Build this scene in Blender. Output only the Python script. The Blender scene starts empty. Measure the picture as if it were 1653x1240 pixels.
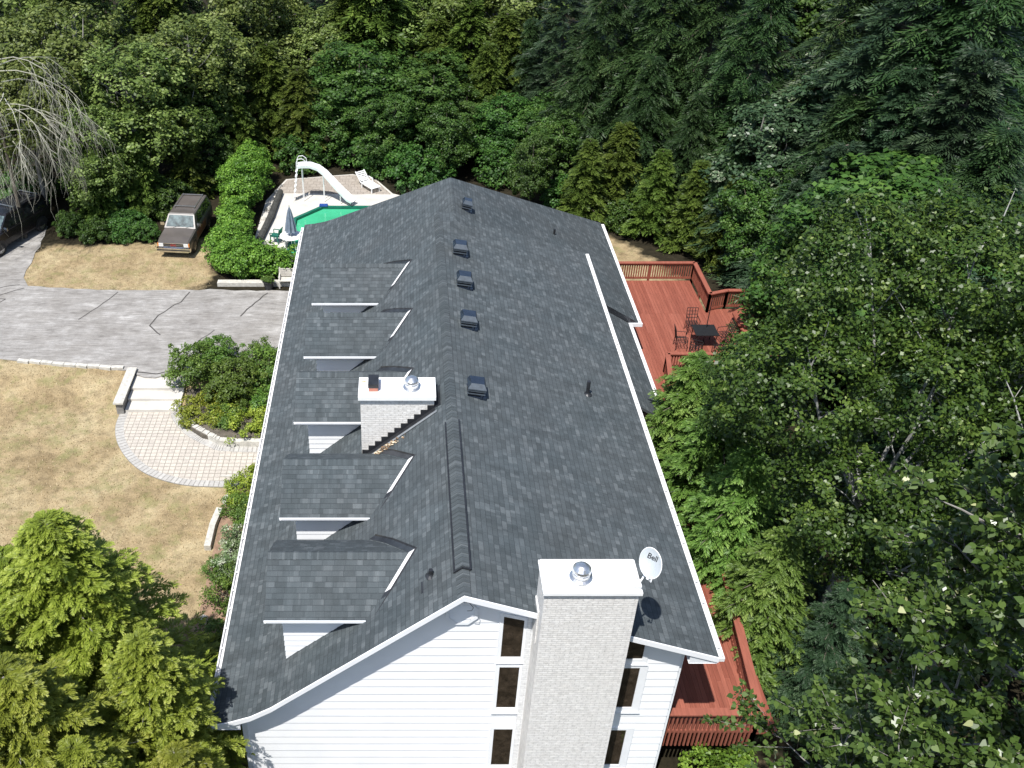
import bpy, math, random
import numpy as np
from mathutils import Vector, Matrix
from math import sin, cos, pi, radians
# ------------------------------------------------------------ camera, sky, sun, exposure
S = bpy.context.scene
C = S.collection
cam = bpy.data.objects.new('camera', bpy.data.cameras.new('camera'))
C.objects.link(cam)
cam.data.sensor_width = 36
cam.data.lens = 36 * 1549 / 1653
cam.data.shift_x = (826.5 - 650) / 1653
cam.location = (0, 0, 24.7)
cam.rotation_euler = (radians(90 - 35.38), 0, 0)
cam.data.clip_start = .1
cam.data.clip_end = 1500
S.camera = cam
SUN = Vector((-.25, -.45, 1)).normalized()
W = bpy.data.worlds.new('World'); S.world = W; W.use_nodes = True
nt = W.node_tree
sky = nt.nodes.new('ShaderNodeTexSky'); sky.sky_type = 'NISHITA'; sky.sun_disc = False
sky.sun_elevation = radians(62.8); sky.sun_rotation = radians(209)
nt.links.new(sky.outputs[0], nt.nodes['Background'].inputs[0])
nt.nodes['Background'].inputs[1].default_value = .11
sl = bpy.data.lights.new('sun', 'SUN'); sl.energy = 4.4; sl.angle = radians(.53); sl.color = (1, .972, .93)
so = bpy.data.objects.new('sun', sl); C.objects.link(so)
so.rotation_euler = SUN.to_track_quat('Z', 'Y').to_euler(); so.location = (-40, -40, 70)
S.view_settings.view_transform = 'Standard'; S.view_settings.look = 'None'
S.view_settings.exposure = .65; S.view_settings.gamma = 1
S.cycles.max_bounces = 6; S.cycles.diffuse_bounces = 3; S.cycles.transmission_bounces = 4
S.cycles.use_denoising = True
R = random.Random(7)

# ------------------------------------------------------------ helpers
def N(m): return m.node_tree.nodes
def mat(name, col=(.5, .5, .5), rough=.7, metal=0, spec=.5):
    m = bpy.data.materials.new(name); m.use_nodes = True
    b = N(m)['Principled BSDF']
    b.inputs['Base Color'].default_value = (*col, 1); b.inputs['Roughness'].default_value = rough
    b.inputs['Metallic'].default_value = metal; b.inputs['Specular IOR Level'].default_value = spec
    return m
class G:
    """small node-graph writer"""
    def __init__(s, m): s.m = m; s.t = m.node_tree; s.b = s.t.nodes['Principled BSDF']
    def n(s, kind, **kw):
        x = s.t.nodes.new('ShaderNode' + kind)
        for k, v in kw.items(): setattr(x, k, v)
        return x
    def put(s, sock, v):
        if isinstance(v, bpy.types.NodeSocket): s.t.links.new(v, sock)
        else: sock.default_value = v
    def math(s, op, a, b=0, c=0):
        x = s.n('Math', operation=op); s.put(x.inputs[0], a); s.put(x.inputs[1], b); s.put(x.inputs[2], c); return x.outputs[0]
    def mix(s, f, a, b, mode='MIX'):
        x = s.n('Mix', data_type='RGBA', blend_type=mode)
        s.put(x.inputs[0], f); s.put(x.inputs[6], (*a, 1) if isinstance(a, tuple) and len(a) == 3 else a)
        s.put(x.inputs[7], (*b, 1) if isinstance(b, tuple) and len(b) == 3 else b); return x.outputs[2]
    def ramp(s, f, *stops):
        x = s.n('ValToRGB'); s.put(x.inputs[0], f); e = x.color_ramp.elements
        while len(e) < len(stops): e.new(.5)
        for q, (p, c) in zip(e, stops): q.position = p; q.color = (*c, 1) if isinstance(c, tuple) else (c, c, c, 1)
        return x.outputs[0]
    def noise(s, vec, scale, detail=4, rough=.55, out=0):
        x = s.n('TexNoise'); s.put(x.inputs['Vector'], vec); x.inputs['Scale'].default_value = scale
        x.inputs['Detail'].default_value = detail; x.inputs['Roughness'].default_value = rough; return x.outputs[out]
    def obj(s): return s.n('TexCoord').outputs['Object']
    def geo(s): return s.n('NewGeometry').outputs['Position']
    def uv(s): return s.n('TexCoord').outputs['UV']
    def scale(s, v, sc):
        x = s.n('Mapping'); s.put(x.inputs[0], v); x.inputs['Scale'].default_value = sc; return x.outputs[0]
    def sep(s, v):
        x = s.n('SeparateXYZ'); s.put(x.inputs[0], v); return x.outputs
    def comb(s, a, b=0, c=0):
        x = s.n('CombineXYZ'); s.put(x.inputs[0], a); s.put(x.inputs[1], b); s.put(x.inputs[2], c); return x.outputs[0]
    def white(s, a, b=0):
        x = s.n('TexWhiteNoise', noise_dimensions='2D'); s.put(x.inputs['Vector'], s.comb(a, b)); return x.outputs['Value']
    def col(s, v): s.put(s.b.inputs['Base Color'], v)
    def bump(s, h, dist=.01, strength=1):
        x = s.n('Bump'); s.put(x.inputs['Height'], h); x.inputs['Distance'].default_value = dist; x.inputs['Strength'].default_value = strength
        s.t.links.new(x.outputs[0], s.b.inputs['Normal'])

def noisy(name, col, var=.15, scale=3, rough=.7, metal=0, bump=0, bscale=30, spec=.5):
    m = mat(name, col, rough, metal, spec); g = G(m); p = g.geo()
    f = g.noise(p, scale, 6)
    dk = tuple(c * (1 - var) for c in col); lt = tuple(min(1, c * (1 + var)) for c in col)
    g.col(g.ramp(f, (.3, dk), (.7, lt)))
    if bump: g.bump(g.noise(p, bscale, 3), bump)
    return m

M = {}
M['white'] = noisy('white_trim_paint', (.78, .79, .8), .04, 2, .45)
M['siding'] = noisy('white_siding', (.80, .805, .81), .04, 1.2, .5)
M['gutter'] = noisy('white_gutter_and_valley_glint', (.74, .73, .72), .14, 2.5, .5)
M['dark'] = noisy('black_metal', (.02, .021, .024), .3, 4, .4)
M['wire'] = noisy('wrought_iron', (.012, .012, .012), .3, 8, .5)
M['ventblue'] = noisy('dark_vent_paint', (.018, .026, .042), .2, 4, .22)
M['steel'] = noisy('galvanised_steel', (.62, .63, .64), .1, 6, .3, .9)
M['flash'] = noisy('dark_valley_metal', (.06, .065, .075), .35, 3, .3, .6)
M['leadgrey'] = noisy('grey_flashing', (.25, .27, .29), .15, 5, .4, .3)
M['capwhite'] = noisy('white_cap_metal', (.8, .8, .79), .05, 3, .35)
M['rust'] = noisy('rust_stain', (.5, .24, .08), .3, 20, .8)
M['clay'] = noisy('clay_flue', (.42, .17, .12), .2, 9, .8)
M['stone'] = noisy('cut_stone', (.46, .44, .39), .22, 6, .85, 0, .01, 30)
M['darkstone'] = noisy('shaded_block_stone', (.2, .19, .175), .3, 7, .9, 0, .02, 20)
M['concrete'] = noisy('pale_concrete', (.5, .475, .43), .14, 1.3, .85, 0, .004, 40)
M['plastic'] = noisy('white_plastic', (.8, .8, .79), .04, 5, .35)
M['greenplastic'] = noisy('green_plastic', (.02, .13, .09), .15, 5, .4)
M['blackplastic'] = noisy('black_plastic', (.02, .02, .022), .2, 6, .45)
M['tyre'] = noisy('tyre_rubber', (.022, .021, .02), .2, 10, .85)
M['chrome'] = noisy('chrome', (.75, .75, .76), .08, 9, .18, 1)
M['greycanvas'] = noisy('grey_blue_canvas', (.16, .2, .25), .2, 4, .85)
M['log'] = noisy('dark_weathered_log', (.045, .045, .04), .5, 5, .9, 0, .03, 12)
M['bark'] = noisy('brown_bark', (.1, .085, .065), .35, 6, .9, 0, .02, 20)
M['greybark'] = noisy('grey_bark', (.2, .19, .17), .3, 4, .85, 0, .01, 20)
M['birchbark'] = noisy('pale_bark', (.26, .26, .24), .35, 3, .8, 0, .01, 20)
M['deadwood'] = noisy('dead_grey_wood', (.36, .35, .28), .25, 5, .9)
M['soffit'] = noisy('white_soffit', (.7, .72, .74), .04, 2, .5)
M['benchwood'] = noisy('weathered_bench_wood', (.5, .47, .42), .15, 5, .8)
M['red'] = noisy('red_emblem', (.45, .03, .03), .1, 9, .4)
M['lamp'] = noisy('headlamp_glass', (.6, .6, .58), .15, 30, .12)
M['amber'] = noisy('amber_lens', (.6, .2, .03), .15, 30, .2)

def glass(name, col, rough=.04):
    m = mat(name, col, rough, 0, .9); g = G(m)
    g.col(g.ramp(g.noise(g.geo(), 4, 5), (.35, tuple(c * .5 for c in col)), (.7, tuple(c * 1.6 for c in col))))
    return m
M['glass'] = glass('dark_window_glass', (.035, .026, .018))
M['carglass'] = glass('windscreen_glass', (.09, .12, .12))
M['darkglass'] = glass('dark_car_glass', (.012, .014, .015))

def shingle(name):
    m = mat(name, (.1, .1, .1), .9, 0, .25); g = G(m)
    u, v, _ = g.sep(g.uv())
    row = g.math('FLOOR', g.math('DIVIDE', v, .143))
    fv = g.math('FRACT', g.math('DIVIDE', v, .143))
    off = g.math('MULTIPLY', g.white(row, 3.7), 7)
    uu = g.math('ADD', u, off)
    # laminated tabs: two nested cell widths
    wob = g.math('MULTIPLY', g.math('SUBTRACT', g.white(row, g.math('FLOOR', g.math('DIVIDE', uu, .83))), .5), .35)
    ua = g.math('DIVIDE', g.math('ADD', uu, wob), .29)
    ca = g.math('FLOOR', ua)
    ub = g.math('DIVIDE', g.math('ADD', uu, 11.3), .145)
    cb = g.math('FLOOR', ub)
    wa = g.white(g.math('ADD', ca, g.math('MULTIPLY', row, 17.3)), 1.1)
    wb = g.white(g.math('ADD', cb, g.math('MULTIPLY', row, 9.7)), 5.3)
    wc = g.math('ADD', g.math('MULTIPLY', wa, .62), g.math('MULTIPLY', wb, .38))
    tone = g.ramp(wc, (.1, (.050, .061, .066)), (.42, (.060, .073, .079)), (.66, (.071, .085, .092)), (.9, (.102, .117, .124)))
    # weathering in large soft areas
    big = g.noise(g.geo(), .55, 3)
    tone = g.mix(g.math('MULTIPLY', g.math('SUBTRACT', big, .35), 1.1), tone, g.mix(.4, tone, (.095, .088, .082)))
    strk = g.noise(g.comb(g.math('MULTIPLY', u, 1.7), g.math('MULTIPLY', v, .22), 0), 1.6, 5, .65)
    tone = g.mix(1, tone, g.ramp(strk, (.3, .80), (.55, 1.0), (.75, 1.16)), 'MULTIPLY')
    grain = g.noise(g.geo(), 90, 2)
    tone = g.mix(.55, tone, g.mix(1, tone, g.ramp(grain, (.3, .55), (.7, 1.4)), 'MULTIPLY'))
    # shadow line painted at the butt of each course, dark joint between tabs
    fu = g.math('FRACT', ua)
    line = g.math('MAXIMUM', g.math('LESS_THAN', fv, .09), g.math('MULTIPLY', g.math('LESS_THAN', fu, .035), .8))
    tone = g.mix(g.math('MULTIPLY', line, .55), tone, (.02, .022, .026))
    g.col(tone)
    h = g.math('ADD', g.math('MULTIPLY', g.math('SUBTRACT', 1, fv), .7), g.math('MULTIPLY', wa, .5))
    g.bump(h, .012, .8)
    return m
M['shingle'] = shingle('charcoal_shingles')

def brick(name, c1, c2, mortar, bw, bh, rough=.8, bump=.008, ms=.006):
    m = mat(name, c1, rough, 0, .3); g = G(m)
    x = g.n('TexBrick'); g.put(x.inputs['Vector'], g.uv())
    x.inputs['Color1'].default_value = (*c1, 1); x.inputs['Color2'].default_value = (*c2, 1); x.inputs['Mortar'].default_value = (*mortar, 1)
    x.inputs['Scale'].default_value = 1; x.inputs['Mortar Size'].default_value = ms; x.inputs['Mortar Smooth'].default_value = .3
    x.inputs['Brick Width'].default_value = bw; x.inputs['Row Height'].default_value = bh; x.inputs['Bias'].default_value = 0
    f = g.noise(g.geo(), 9, 5)
    g.col(g.mix(1, x.outputs[0], g.ramp(f, (.3, .82), (.7, 1.08)), 'MULTIPLY'))
    hh = g.math('ADD', g.math('MULTIPLY', x.outputs[1], -1), g.math('MULTIPLY', g.noise(g.geo(), 35, 4), .8))
    g.bump(hh, bump)
    return m
M['brick'] = brick('painted_cream_brick', (.73, .705, .665), (.78, .76, .725), (.64, .62, .585), .23, .072, bump=.014)
M['brick2'] = brick('painted_white_brick', (.74, .74, .73), (.77, .77, .76), (.6, .6, .6), .23, .072)
M['paver'] = brick('beige_pavers', (.50, .455, .39), (.43, .39, .34), (.27, .24, .2), .235, .215, .9, .01, .012)
N(M['paver'])['Brick Texture'].offset = 0
M['border'] = brick('grey_border_pavers', (.37, .355, .33), (.43, .415, .385), (.25, .235, .21), .2, .42, .9, .01, .016)
M['pooldeck'] = brick('pool_patio_slabs', (.30, .26, .22), (.36, .32, .275), (.24, .21, .18), .4, .4, .9, .004, .02)

def deck_mat():
    m = mat('red_stained_deck', (.35, .08, .05), .6, 0, .3); g = G(m)
    a = g.n('Attribute', attribute_name='tint').outputs['Fac']
    base = g.ramp(a, (0, (.205, .062, .040)), (.5, (.24, .077, .050)), (1, (.275, .092, .061)))
    st = g.noise(g.scale(g.geo(), (9, .7, 4)), 2.2, 6, .7)
    g.col(g.mix(1, base, g.ramp(st, (.25, .7), (.75, 1.25)), 'MULTIPLY'))
    return m
M['deck'] = deck_mat()

def asphalt():
    m = mat('worn_grey_asphalt', (.2, .2, .2), .9, 0, .25); g = G(m); p = g.geo()
    a = g.math('ADD', g.math('MULTIPLY', g.noise(g.scale(p, (.38, 1.35, 1)), 1.2, 8, .68), .6), g.math('MULTIPLY', g.noise(p, 1.7, 9, .72), .4))
    b = g.noise(p, .5, 4)
    c = g.noise(g.scale(p, (.5, 3.2, 1)), 3, 5, .7)
    t = g.ramp(a, (.32, (.125, .115, .104)), (.45, (.235, .222, .206)), (.53, (.285, .272, .255)), (.66, (.42, .405, .385)))
    t = g.mix(g.math('MULTIPLY', g.math('SUBTRACT', b, .42), 1.6), t, (.20, .185, .165))
    t = g.mix(1, t, g.ramp(c, (.3, .72), (.52, 1.0), (.7, 1.22)), 'MULTIPLY')
    t = g.mix(1, t, g.ramp(g.noise(p, 40, 3), (.3, .8), (.7, 1.2)), 'MULTIPLY')
    g.col(t); g.bump(g.noise(p, 60, 3), .006)
    return m
M['asphalt'] = asphalt()
M['crack'] = noisy('crack_sealer', (.06, .055, .05), .3, 4, .8)

def ground():
    m = mat('dry_lawn_and_litter', (.3, .25, .15), .95, 0, .15); g = G(m); p = g.geo()
    a = g.noise(p, .45, 6, .62); b = g.noise(p, 2.6, 6, .7); c = g.noise(g.scale(p, (1, .5, 1)), 22, 4, .7)
    lawn = g.ramp(a, (.3, (.19, .14, .076)), (.48, (.295, .225, .128)), (.68, (.38, .31, .185)))
    lawn = g.mix(1, lawn, g.ramp(b, (.3, .62), (.52, 1.0), (.72, 1.2)), 'MULTIPLY')
    lawn = g.mix(1, lawn, g.ramp(c, (.25, .62), (.5, 1.0), (.75, 1.35)), 'MULTIPLY')
    gr = g.math('MULTIPLY', g.ramp(g.noise(p, 1.1, 5, .7), (.5, 0.0), (.66, 1.0)), .55)
    lawn = g.mix(gr, lawn, (.16, .17, .06))
    lit = g.ramp(b, (.3, (.01, .009, .005)), (.7, (.032, .026, .015)))
    wgt = g.n('Attribute', attribute_name='litter').outputs['Fac']
    wgt = g.ramp(g.math('ADD', wgt, g.math('MULTIPLY', g.math('SUBTRACT', g.noise(p, 1.6, 5), .5), .9)), (.35, 0.0), (.65, 1.0))
    g.col(g.mix(wgt, lawn, lit)); g.bump(g.math('ADD', c, b), .02)
    return m
M['ground'] = ground()

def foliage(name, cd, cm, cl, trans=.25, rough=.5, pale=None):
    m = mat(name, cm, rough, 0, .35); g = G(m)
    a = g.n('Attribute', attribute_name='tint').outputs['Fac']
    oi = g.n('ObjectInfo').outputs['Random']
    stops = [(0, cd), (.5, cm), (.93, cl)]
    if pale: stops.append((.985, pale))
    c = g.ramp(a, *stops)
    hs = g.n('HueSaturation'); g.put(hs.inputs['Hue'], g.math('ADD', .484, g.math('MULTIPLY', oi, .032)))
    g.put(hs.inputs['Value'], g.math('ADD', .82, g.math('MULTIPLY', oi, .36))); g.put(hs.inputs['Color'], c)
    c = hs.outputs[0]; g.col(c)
    tr = g.n('BsdfTranslucent'); g.put(tr.inputs[0], c)
    mx = g.n('MixShader'); mx.inputs[0].default_value = trans
    g.t.links.new(g.b.outputs[0], mx.inputs[1]); g.t.links.new(tr.outputs[0], mx.inputs[2])
    g.t.links.new(mx.outputs[0], g.t.nodes['Material Output'].inputs[0])
    return m
F = {
 'maple': foliage('maple_leaves', (.024, .056, .010), (.052, .116, .019), (.11, .19, .036), .3),
 'olive': foliage('olive_leaves', (.05, .08, .014), (.12, .165, .032), (.27, .33, .10), .3),
 'cedar': foliage('cedar_sprays', (.04, .07, .012), (.10, .15, .024), (.21, .265, .05), .3),
 'nearcedar': foliage('bright_cedar_sprays', (.095, .125, .014), (.25, .30, .036), (.47, .50, .11), .35),
 'spruce': foliage('spruce_needles', (.014, .034, .013), (.034, .068, .030), (.085, .135, .062), .12),
 'hemlock': foliage('hemlock_needles', (.012, .032, .010), (.034, .072, .019), (.09, .14, .042), .18),
 'poplar': foliage('poplar_leaves', (.030, .050, .010), (.060, .094, .020), (.13, .175, .045), .24, .3, (.34, .35, .17)),
 'birch': foliage('birch_leaves', (.025, .053, .009), (.054, .104, .017), (.13, .20, .034), .32, .4, (.26, .33, .11)),
 'palepoplar': foliage('pale_poplar_leaves', (.025, .052, .022), (.05, .09, .04), (.13, .18, .10), .2, .4, (.42, .46, .32)),
 'sidecedar': foliage('light_green_cedar_sprays', (.05, .095, .015), (.12, .20, .036), (.24, .33, .08), .3),
 'shrub': foliage('shrub_leaves', (.04, .09, .014), (.10, .19, .028), (.20, .31, .055), .3),
 'yellowshrub': foliage('yellow_green_leaves', (.10, .14, .014), (.23, .29, .028), (.40, .43, .07), .3),
 'vine': foliage('vine_leaves', (.05, .11, .012), (.12, .225, .024), (.24, .37, .055), .3),
 'yew': foliage('yew_needles', (.045, .085, .012), (.10, .17, .026), (.18, .26, .05), .3),
 'flower': foliage('white_flowers_and_leaves', (.05, .10, .03), (.2, .28, .12), (.7, .7, .6), .2, .6),
}

# ---- mesh builder
class MB:
    def __init__(s): s.v = []; s.f = []; s.m = []; s.uv = []; s.t = []; s.sm = []
    def poly(s, pts, mi=0, uv=None, tint=.5, smooth=False):
        b = len(s.v); s.v += [tuple(p) for p in pts]; s.f.append(tuple(range(b, b + len(pts))))
        s.m.append(mi); s.uv.append(uv or [(0, 0)] * len(pts)); s.t.append(tint); s.sm.append(smooth); return s
    def box(s, x0, x1, y0, y1, z0, z1, mi=0, tint=.5, skip=''):
        def uvp(ps, a): return [(p[a[0]], p[a[1]]) for p in ps]
        P = lambda *q: list(q)
        fs = {'-x': (P((x0, y1, z0), (x0, y0, z0), (x0, y0, z1), (x0, y1, z1)), (1, 2)), '+x': (P((x1, y0, z0), (x1, y1, z0), (x1, y1, z1), (x1, y0, z1)), (1, 2)),
              '-y': (P((x0, y0, z0), (x1, y0, z0), (x1, y0, z1), (x0, y0, z1)), (0, 2)), '+y': (P((x1, y1, z0), (x0, y1, z0), (x0, y1, z1), (x1, y1, z1)), (0, 2)),
              '-z': (P((x0, y1, z0), (x1, y1, z0), (x1, y0, z0), (x0, y0, z0)), (0, 1)), '+z': (P((x0, y0, z1), (x1, y0, z1), (x1, y1, z1), (x0, y1, z1)), (0, 1))}
        for k, (p, a) in fs.items():
            if k not in skip.split(): s.poly(p, mi, uvp(p, a), tint)
        return s
    def tube(s, pts, r, n=8, mi=0, cap=True):
        pts = [Vector(p) for p in pts]; rs = r if isinstance(r, (list, tuple)) else [r] * len(pts)
        rings = []; prev = None
        for i, p in enumerate(pts):
            d = (pts[min(i + 1, len(pts) - 1)] - pts[max(i - 1, 0)]).normalized()
            if prev is None: a = d.orthogonal().normalized()
            else: a = (prev - d * prev.dot(d)); a = a.normalized() if a.length > 1e-6 else d.orthogonal().normalized()
            prev = a; b = d.cross(a)
            rings.append([p + (a * cos(2 * pi * k / n) + b * sin(2 * pi * k / n)) * rs[i] for k in range(n)])
        for i in range(len(rings) - 1):
            for k in range(n):
                s.poly([rings[i][k], rings[i][(k + 1) % n], rings[i + 1][(k + 1) % n], rings[i + 1][k]], mi, smooth=True)
        if cap: s.poly(rings[0][::-1], mi); s.poly(rings[-1], mi)
        return s
    def bar(s, a, b, w, h, mi=0, tint=.5):
        """rectangular bar a->b, w sideways, h along the other normal"""
        a = Vector(a); b = Vector(b); d = (b - a).normalized()
        up = Vector((0, 0, 1)) if abs(d.z) < .9 else Vector((0, 1, 0))
        sd = d.cross(up).normalized() * w / 2; u = sd.cross(d).normalized() * h / 2
        q = [a - sd - u, a + sd - u, a + sd + u, a - sd + u]; r = [x + (b - a) for x in q]
        L = (b - a).length
        for i in range(4):
            j = (i + 1) % 4
            s.poly([q[i], r[i], r[j], q[j]][::-1], mi, [(0, 0), (0, L), (w, L), (w, 0)], tint)
        s.poly(q[::-1], mi, None, tint); s.poly(r, mi, None, tint); return s
    def lathe(s, c, prof, n=16, mi=0):
        for i in range(len(prof) - 1):
            for k in range(n):
                a0 = 2 * pi * k / n; a1 = 2 * pi * (k + 1) / n
                p = lambda a, q: (c[0] + q[0] * cos(a), c[1] + q[0] * sin(a), c[2] + q[1])
                s.poly([p(a0, prof[i]), p(a1, prof[i]), p(a1, prof[i + 1]), p(a0, prof[i + 1])], mi, smooth=True)
        return s
    def prism(s, poly, z0, z1, mi=0, side=None):
        n = len(poly); s.poly([(x, y, z1) for x, y in poly], mi, [(x, y) for x, y in poly])
        s.poly([(x, y, z0) for x, y in poly][::-1], mi)
        L = 0
        for i in range(n):
            a = poly[i]; b = poly[(i + 1) % n]; d = math.dist(a, b)
            s.poly([(a[0], a[1], z0), (b[0], b[1], z0), (b[0], b[1], z1), (a[0], a[1], z1)], mi if side is None else side, [(L, z0), (L + d, z0), (L + d, z1), (L, z1)]); L += d
        return s
    def xf(s, mtx): s.v = [tuple(mtx @ Vector(p)) for p in s.v]; return s
    def build(s, name, mats, parent=None, tint=False):
        me = bpy.data.meshes.new(name); me.from_pydata(s.v, [], s.f)
        if not isinstance(mats, (list, tuple)): mats = [mats]
        for m in mats: me.materials.append(m)
        me.polygons.foreach_set('material_index', s.m); me.polygons.foreach_set('use_smooth', s.sm)
        ul = me.uv_layers.new(name='UVMap'); ul.data.foreach_set('uv', [c for q in s.uv for p in q for c in p])
        at = me.attributes.new('tint', 'FLOAT', 'FACE'); at.data.foreach_set('value', s.t)
        o = bpy.data.objects.new(name, me); C.objects.link(o)
        if parent: o.parent = parent; o.location = Vector((0, 0, 0)) - Vector(base_of(parent))
        return o
BASE = {}
def base_of(o): return BASE.get(o.name, (0, 0, 0))
def thing(name, loc, label, cat, group=None, local=False):
    o = bpy.data.objects.new(name, None); C.objects.link(o); o.location = loc; o.empty_display_size = .3
    BASE[o.name] = (0, 0, 0) if local else loc
    o['label'] = label; o['category'] = cat
    if group: o['group'] = group
    return o
def sub(name, mb, mats, parent):
    """sub-part: parent is a mesh already offset by its thing, so no further offset"""
    o = mb.build(name, mats); o.parent = parent; return o
def tag(o, label, cat, group=None):
    o['label'] = label; o['category'] = cat
    if group: o['group'] = group
    return o
def struct(o, kind='structure'): o['kind'] = kind; return o
def smooth(t): t = max(0, min(1, t)); return t * t * (3 - 2 * t)

# ------------------------------------------------------------ ground
def gz(x, y):
    l = -.5 * smooth((36.2 - y) / 3.0)
    if x < -4.5: return l
    r = -.6 * smooth((44 - y) / 8)
    t = smooth((x + 4.5) / 9)
    return l * (1 - t) + r * t
def inpoly(x, y, P):
    c = False
    for i in range(len(P)):
        a, b = P[i], P[i - 1]
        if (a[1] > y) != (b[1] > y) and x < (b[0] - a[0]) * (y - a[1]) / (b[1] - a[1]) + a[0]: c = not c
    return c
PL = [(-6.4, 51.6), (-4.9, 53.25), (1.4, 53.25), (1.5, 47.2), (.6, 46.2), (-5.2, 46.2), (-6.4, 47.2)]
LAWN = [[(-45, 5), (-4, 5), (-4, 36.5), (-45, 38)], [(-20.6, 43), (-10, 43), (-10, 49), (-15, 48.2), (-20.4, 48)], [(9, 40), (15.3, 41), (14.6, 44.5), (12, 49.5), (9, 49)], [(10.2, 14.5), (11.2, 14.5), (11.2, 17.5), (10.6, 17.5)]]
xs = sorted(set([-400, -250, -150, -90, -60] + [round(-45 + i * .5, 2) for i in range(150)] + [45, 70, 120, 200, 400]))
ys = sorted(set([-200, -80, -30, -5] + [round(2 + i * .5, 2) for i in range(120)] + [66, 75, 90, 120, 180, 300, 600]))
me = bpy.data.meshes.new('ground'); vv = [(x, y, gz(x, y)) for y in ys for x in xs]; nx = len(xs)
me.from_pydata(vv, [], [(j * nx + i, j * nx + i + 1, (j + 1) * nx + i + 1, (j + 1) * nx + i) for j in range(len(ys) - 1) for i in range(nx - 1) if not (any(inpoly(xs[i + p], ys[j + q], PL) for p in (0, 1) for q in (0, 1)))])
at = me.attributes.new('litter', 'FLOAT', 'POINT')
at.data.foreach_set('value', [1 - sum(any(inpoly(x + .7 * cos(k), y + .7 * sin(k), P) for P in LAWN) for k in range(0, 7)) / 7 if (-46 < x < 17 and 3 < y < 51) else 1.0 for x, y, z in vv])
me.materials.append(M['ground']); me.polygons.foreach_set('use_smooth', [True] * len(me.polygons))
go = bpy.data.objects.new('ground', me); C.objects.link(go); struct(go)

def strip_sheet(name, poly, dz, m, step=.5):
    """flat-ish sheet following the ground: polygon triangulated as fan rows"""
    import mathutils.geometry as mg
    mb = MB(); pts = [Vector((x, y, 0)) for x, y in poly]
    tri = mg.tessellate_polygon([pts])
    for t in tri:
        mb.poly([(pts[i].x, pts[i].y, gz(pts[i].x, pts[i].y) + dz) for i in t], 0, [(pts[i].x, pts[i].y) for i in t])
    return struct(mb.build(name, m))
def wob(pts, amp=.07, step=.6, seed=1):
    r = random.Random(seed); out = []
    for i in range(len(pts) - 1):
        a, b = pts[i], pts[i + 1]; n = max(1, int(math.dist(a, b) / step))
        for k in range(n):
            t = k / n; out.append((a[0] + (b[0] - a[0]) * t + r.uniform(-amp, amp), a[1] + (b[1] - a[1]) * t + r.uniform(-amp, amp)))
    out.append(pts[-1]); return out
top = wob([(-5, 43.0), (-9.9, 43.15), (-14.4, 43.1), (-17.6, 43.3), (-19.5, 43.55), (-20.0, 44.4), (-20.1, 46), (-20.2, 48), (-20.5, 50.5)])
bot = [(-26, 52), (-34, 52), (-34, 38.4), (-26, 37.8), (-18.6, 36.76), (-17, 36.45), (-14.9, 36.1), (-12.2, 35.8), (-12.0, 35.5), (-11.6, 35.3), (-11.1, 35.25), (-10.6, 35.5), (-10.0, 36), (-5, 36.2)]
# flat slab, z 0 with its own edge
mbd = MB(); mbd.prism((top + bot)[::-1], -.12, .03); struct(mbd.build('driveway', M['asphalt']))
# repaired cracks as thin sealed strips
ck = MB()
def crack(pts, w):
    pts = wob(pts, .05, .35, len(ck.v) + 3)
    for i in range(len(pts) - 1):
        a = Vector((*pts[i], .035)); b = Vector((*pts[i + 1], .035)); d = (b - a); s_ = Vector((-d.y, d.x, 0)).normalized() * w / 2
        ck.poly([a - s_, b - s_ , b + s_, a + s_])
from_px = {'a': [(-10.9, 42.9), (-11.2, 41.9), (-12.1, 40.6), (-12.3, 39.6), (-11.6, 38.8)], 'b': [(-14.6, 42.9), (-15.2, 41.4), (-15.9, 40.2)], 'c': [(-6.9, 42.8), (-7.6, 41.5), (-8.0, 40.5)],
           'd': [(-19.6, 43.3), (-21.0, 42.3), (-20.1, 42.2), (-21.5, 40.6)], 'e': [(-9.1, 39.2), (-9.8, 38.0), (-10.6, 36.9)], 'f': [(-19.9, 43.7), (-21.8, 42.9)], 'g': [(-19.2, 38.5), (-20.3, 37.6)], 'h': [(-12.0, 35.65), (-11.1, 35.5), (-10.4, 35.9)]}
for k, p in from_px.items(): crack(p, {'a': .07, 'b': .055, 'c': .08, 'd': .06, 'e': .05, 'f': .06, 'g': .06, 'h': .08}[k])
struct(ck.build('driveway_crack_seal', M['crack']))

# paver path: arc between outer and inner edge
def curve(pts, n=24):
    out = []
    P = [pts[0]] + pts + [pts[-1]]
    seg = len(pts) - 1
    for i in range(seg):
        p0, p1, p2, p3 = [Vector(q) for q in P[i:i + 4]]
        for k in range(n // seg + 1):
            t = k / (n // seg + 1)
            out.append(tuple(.5 * ((2 * p1) + (-p0 + p2) * t + (2 * p0 - 5 * p1 + 4 * p2 - p3) * t * t + (-p0 + 3 * p1 - 3 * p2 + p3) * t ** 3)))
    out.append(tuple(pts[-1])); return out
outer = curve([(-12.28, 33.3), (-12.25, 32.3), (-11.9, 31.2), (-11.15, 30.04), (-10.15, 29.16), (-8.81, 28.6), (-7.45, 28.45), (-4.6, 28.4)], 42)
inner = curve([(-9.72, 33.3), (-9.62, 33.0), (-9.3, 32.5), (-8.9, 32.0), (-8.48, 31.66), (-7.9, 31.25), (-7.3, 31.0), (-4.6, 30.88)], 42)
PZ = -.46
mb = MB(); wb_ = .36
def inset(a, b, w):
    out = []
    for p, q in zip(a, b):
        d = Vector(q) - Vector(p); out.append(tuple(Vector(p) + d.normalized() * w))
    return out
oi_, ii_ = inset(outer, inner, wb_), inset(inner, outer, wb_)
L = 0
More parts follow.
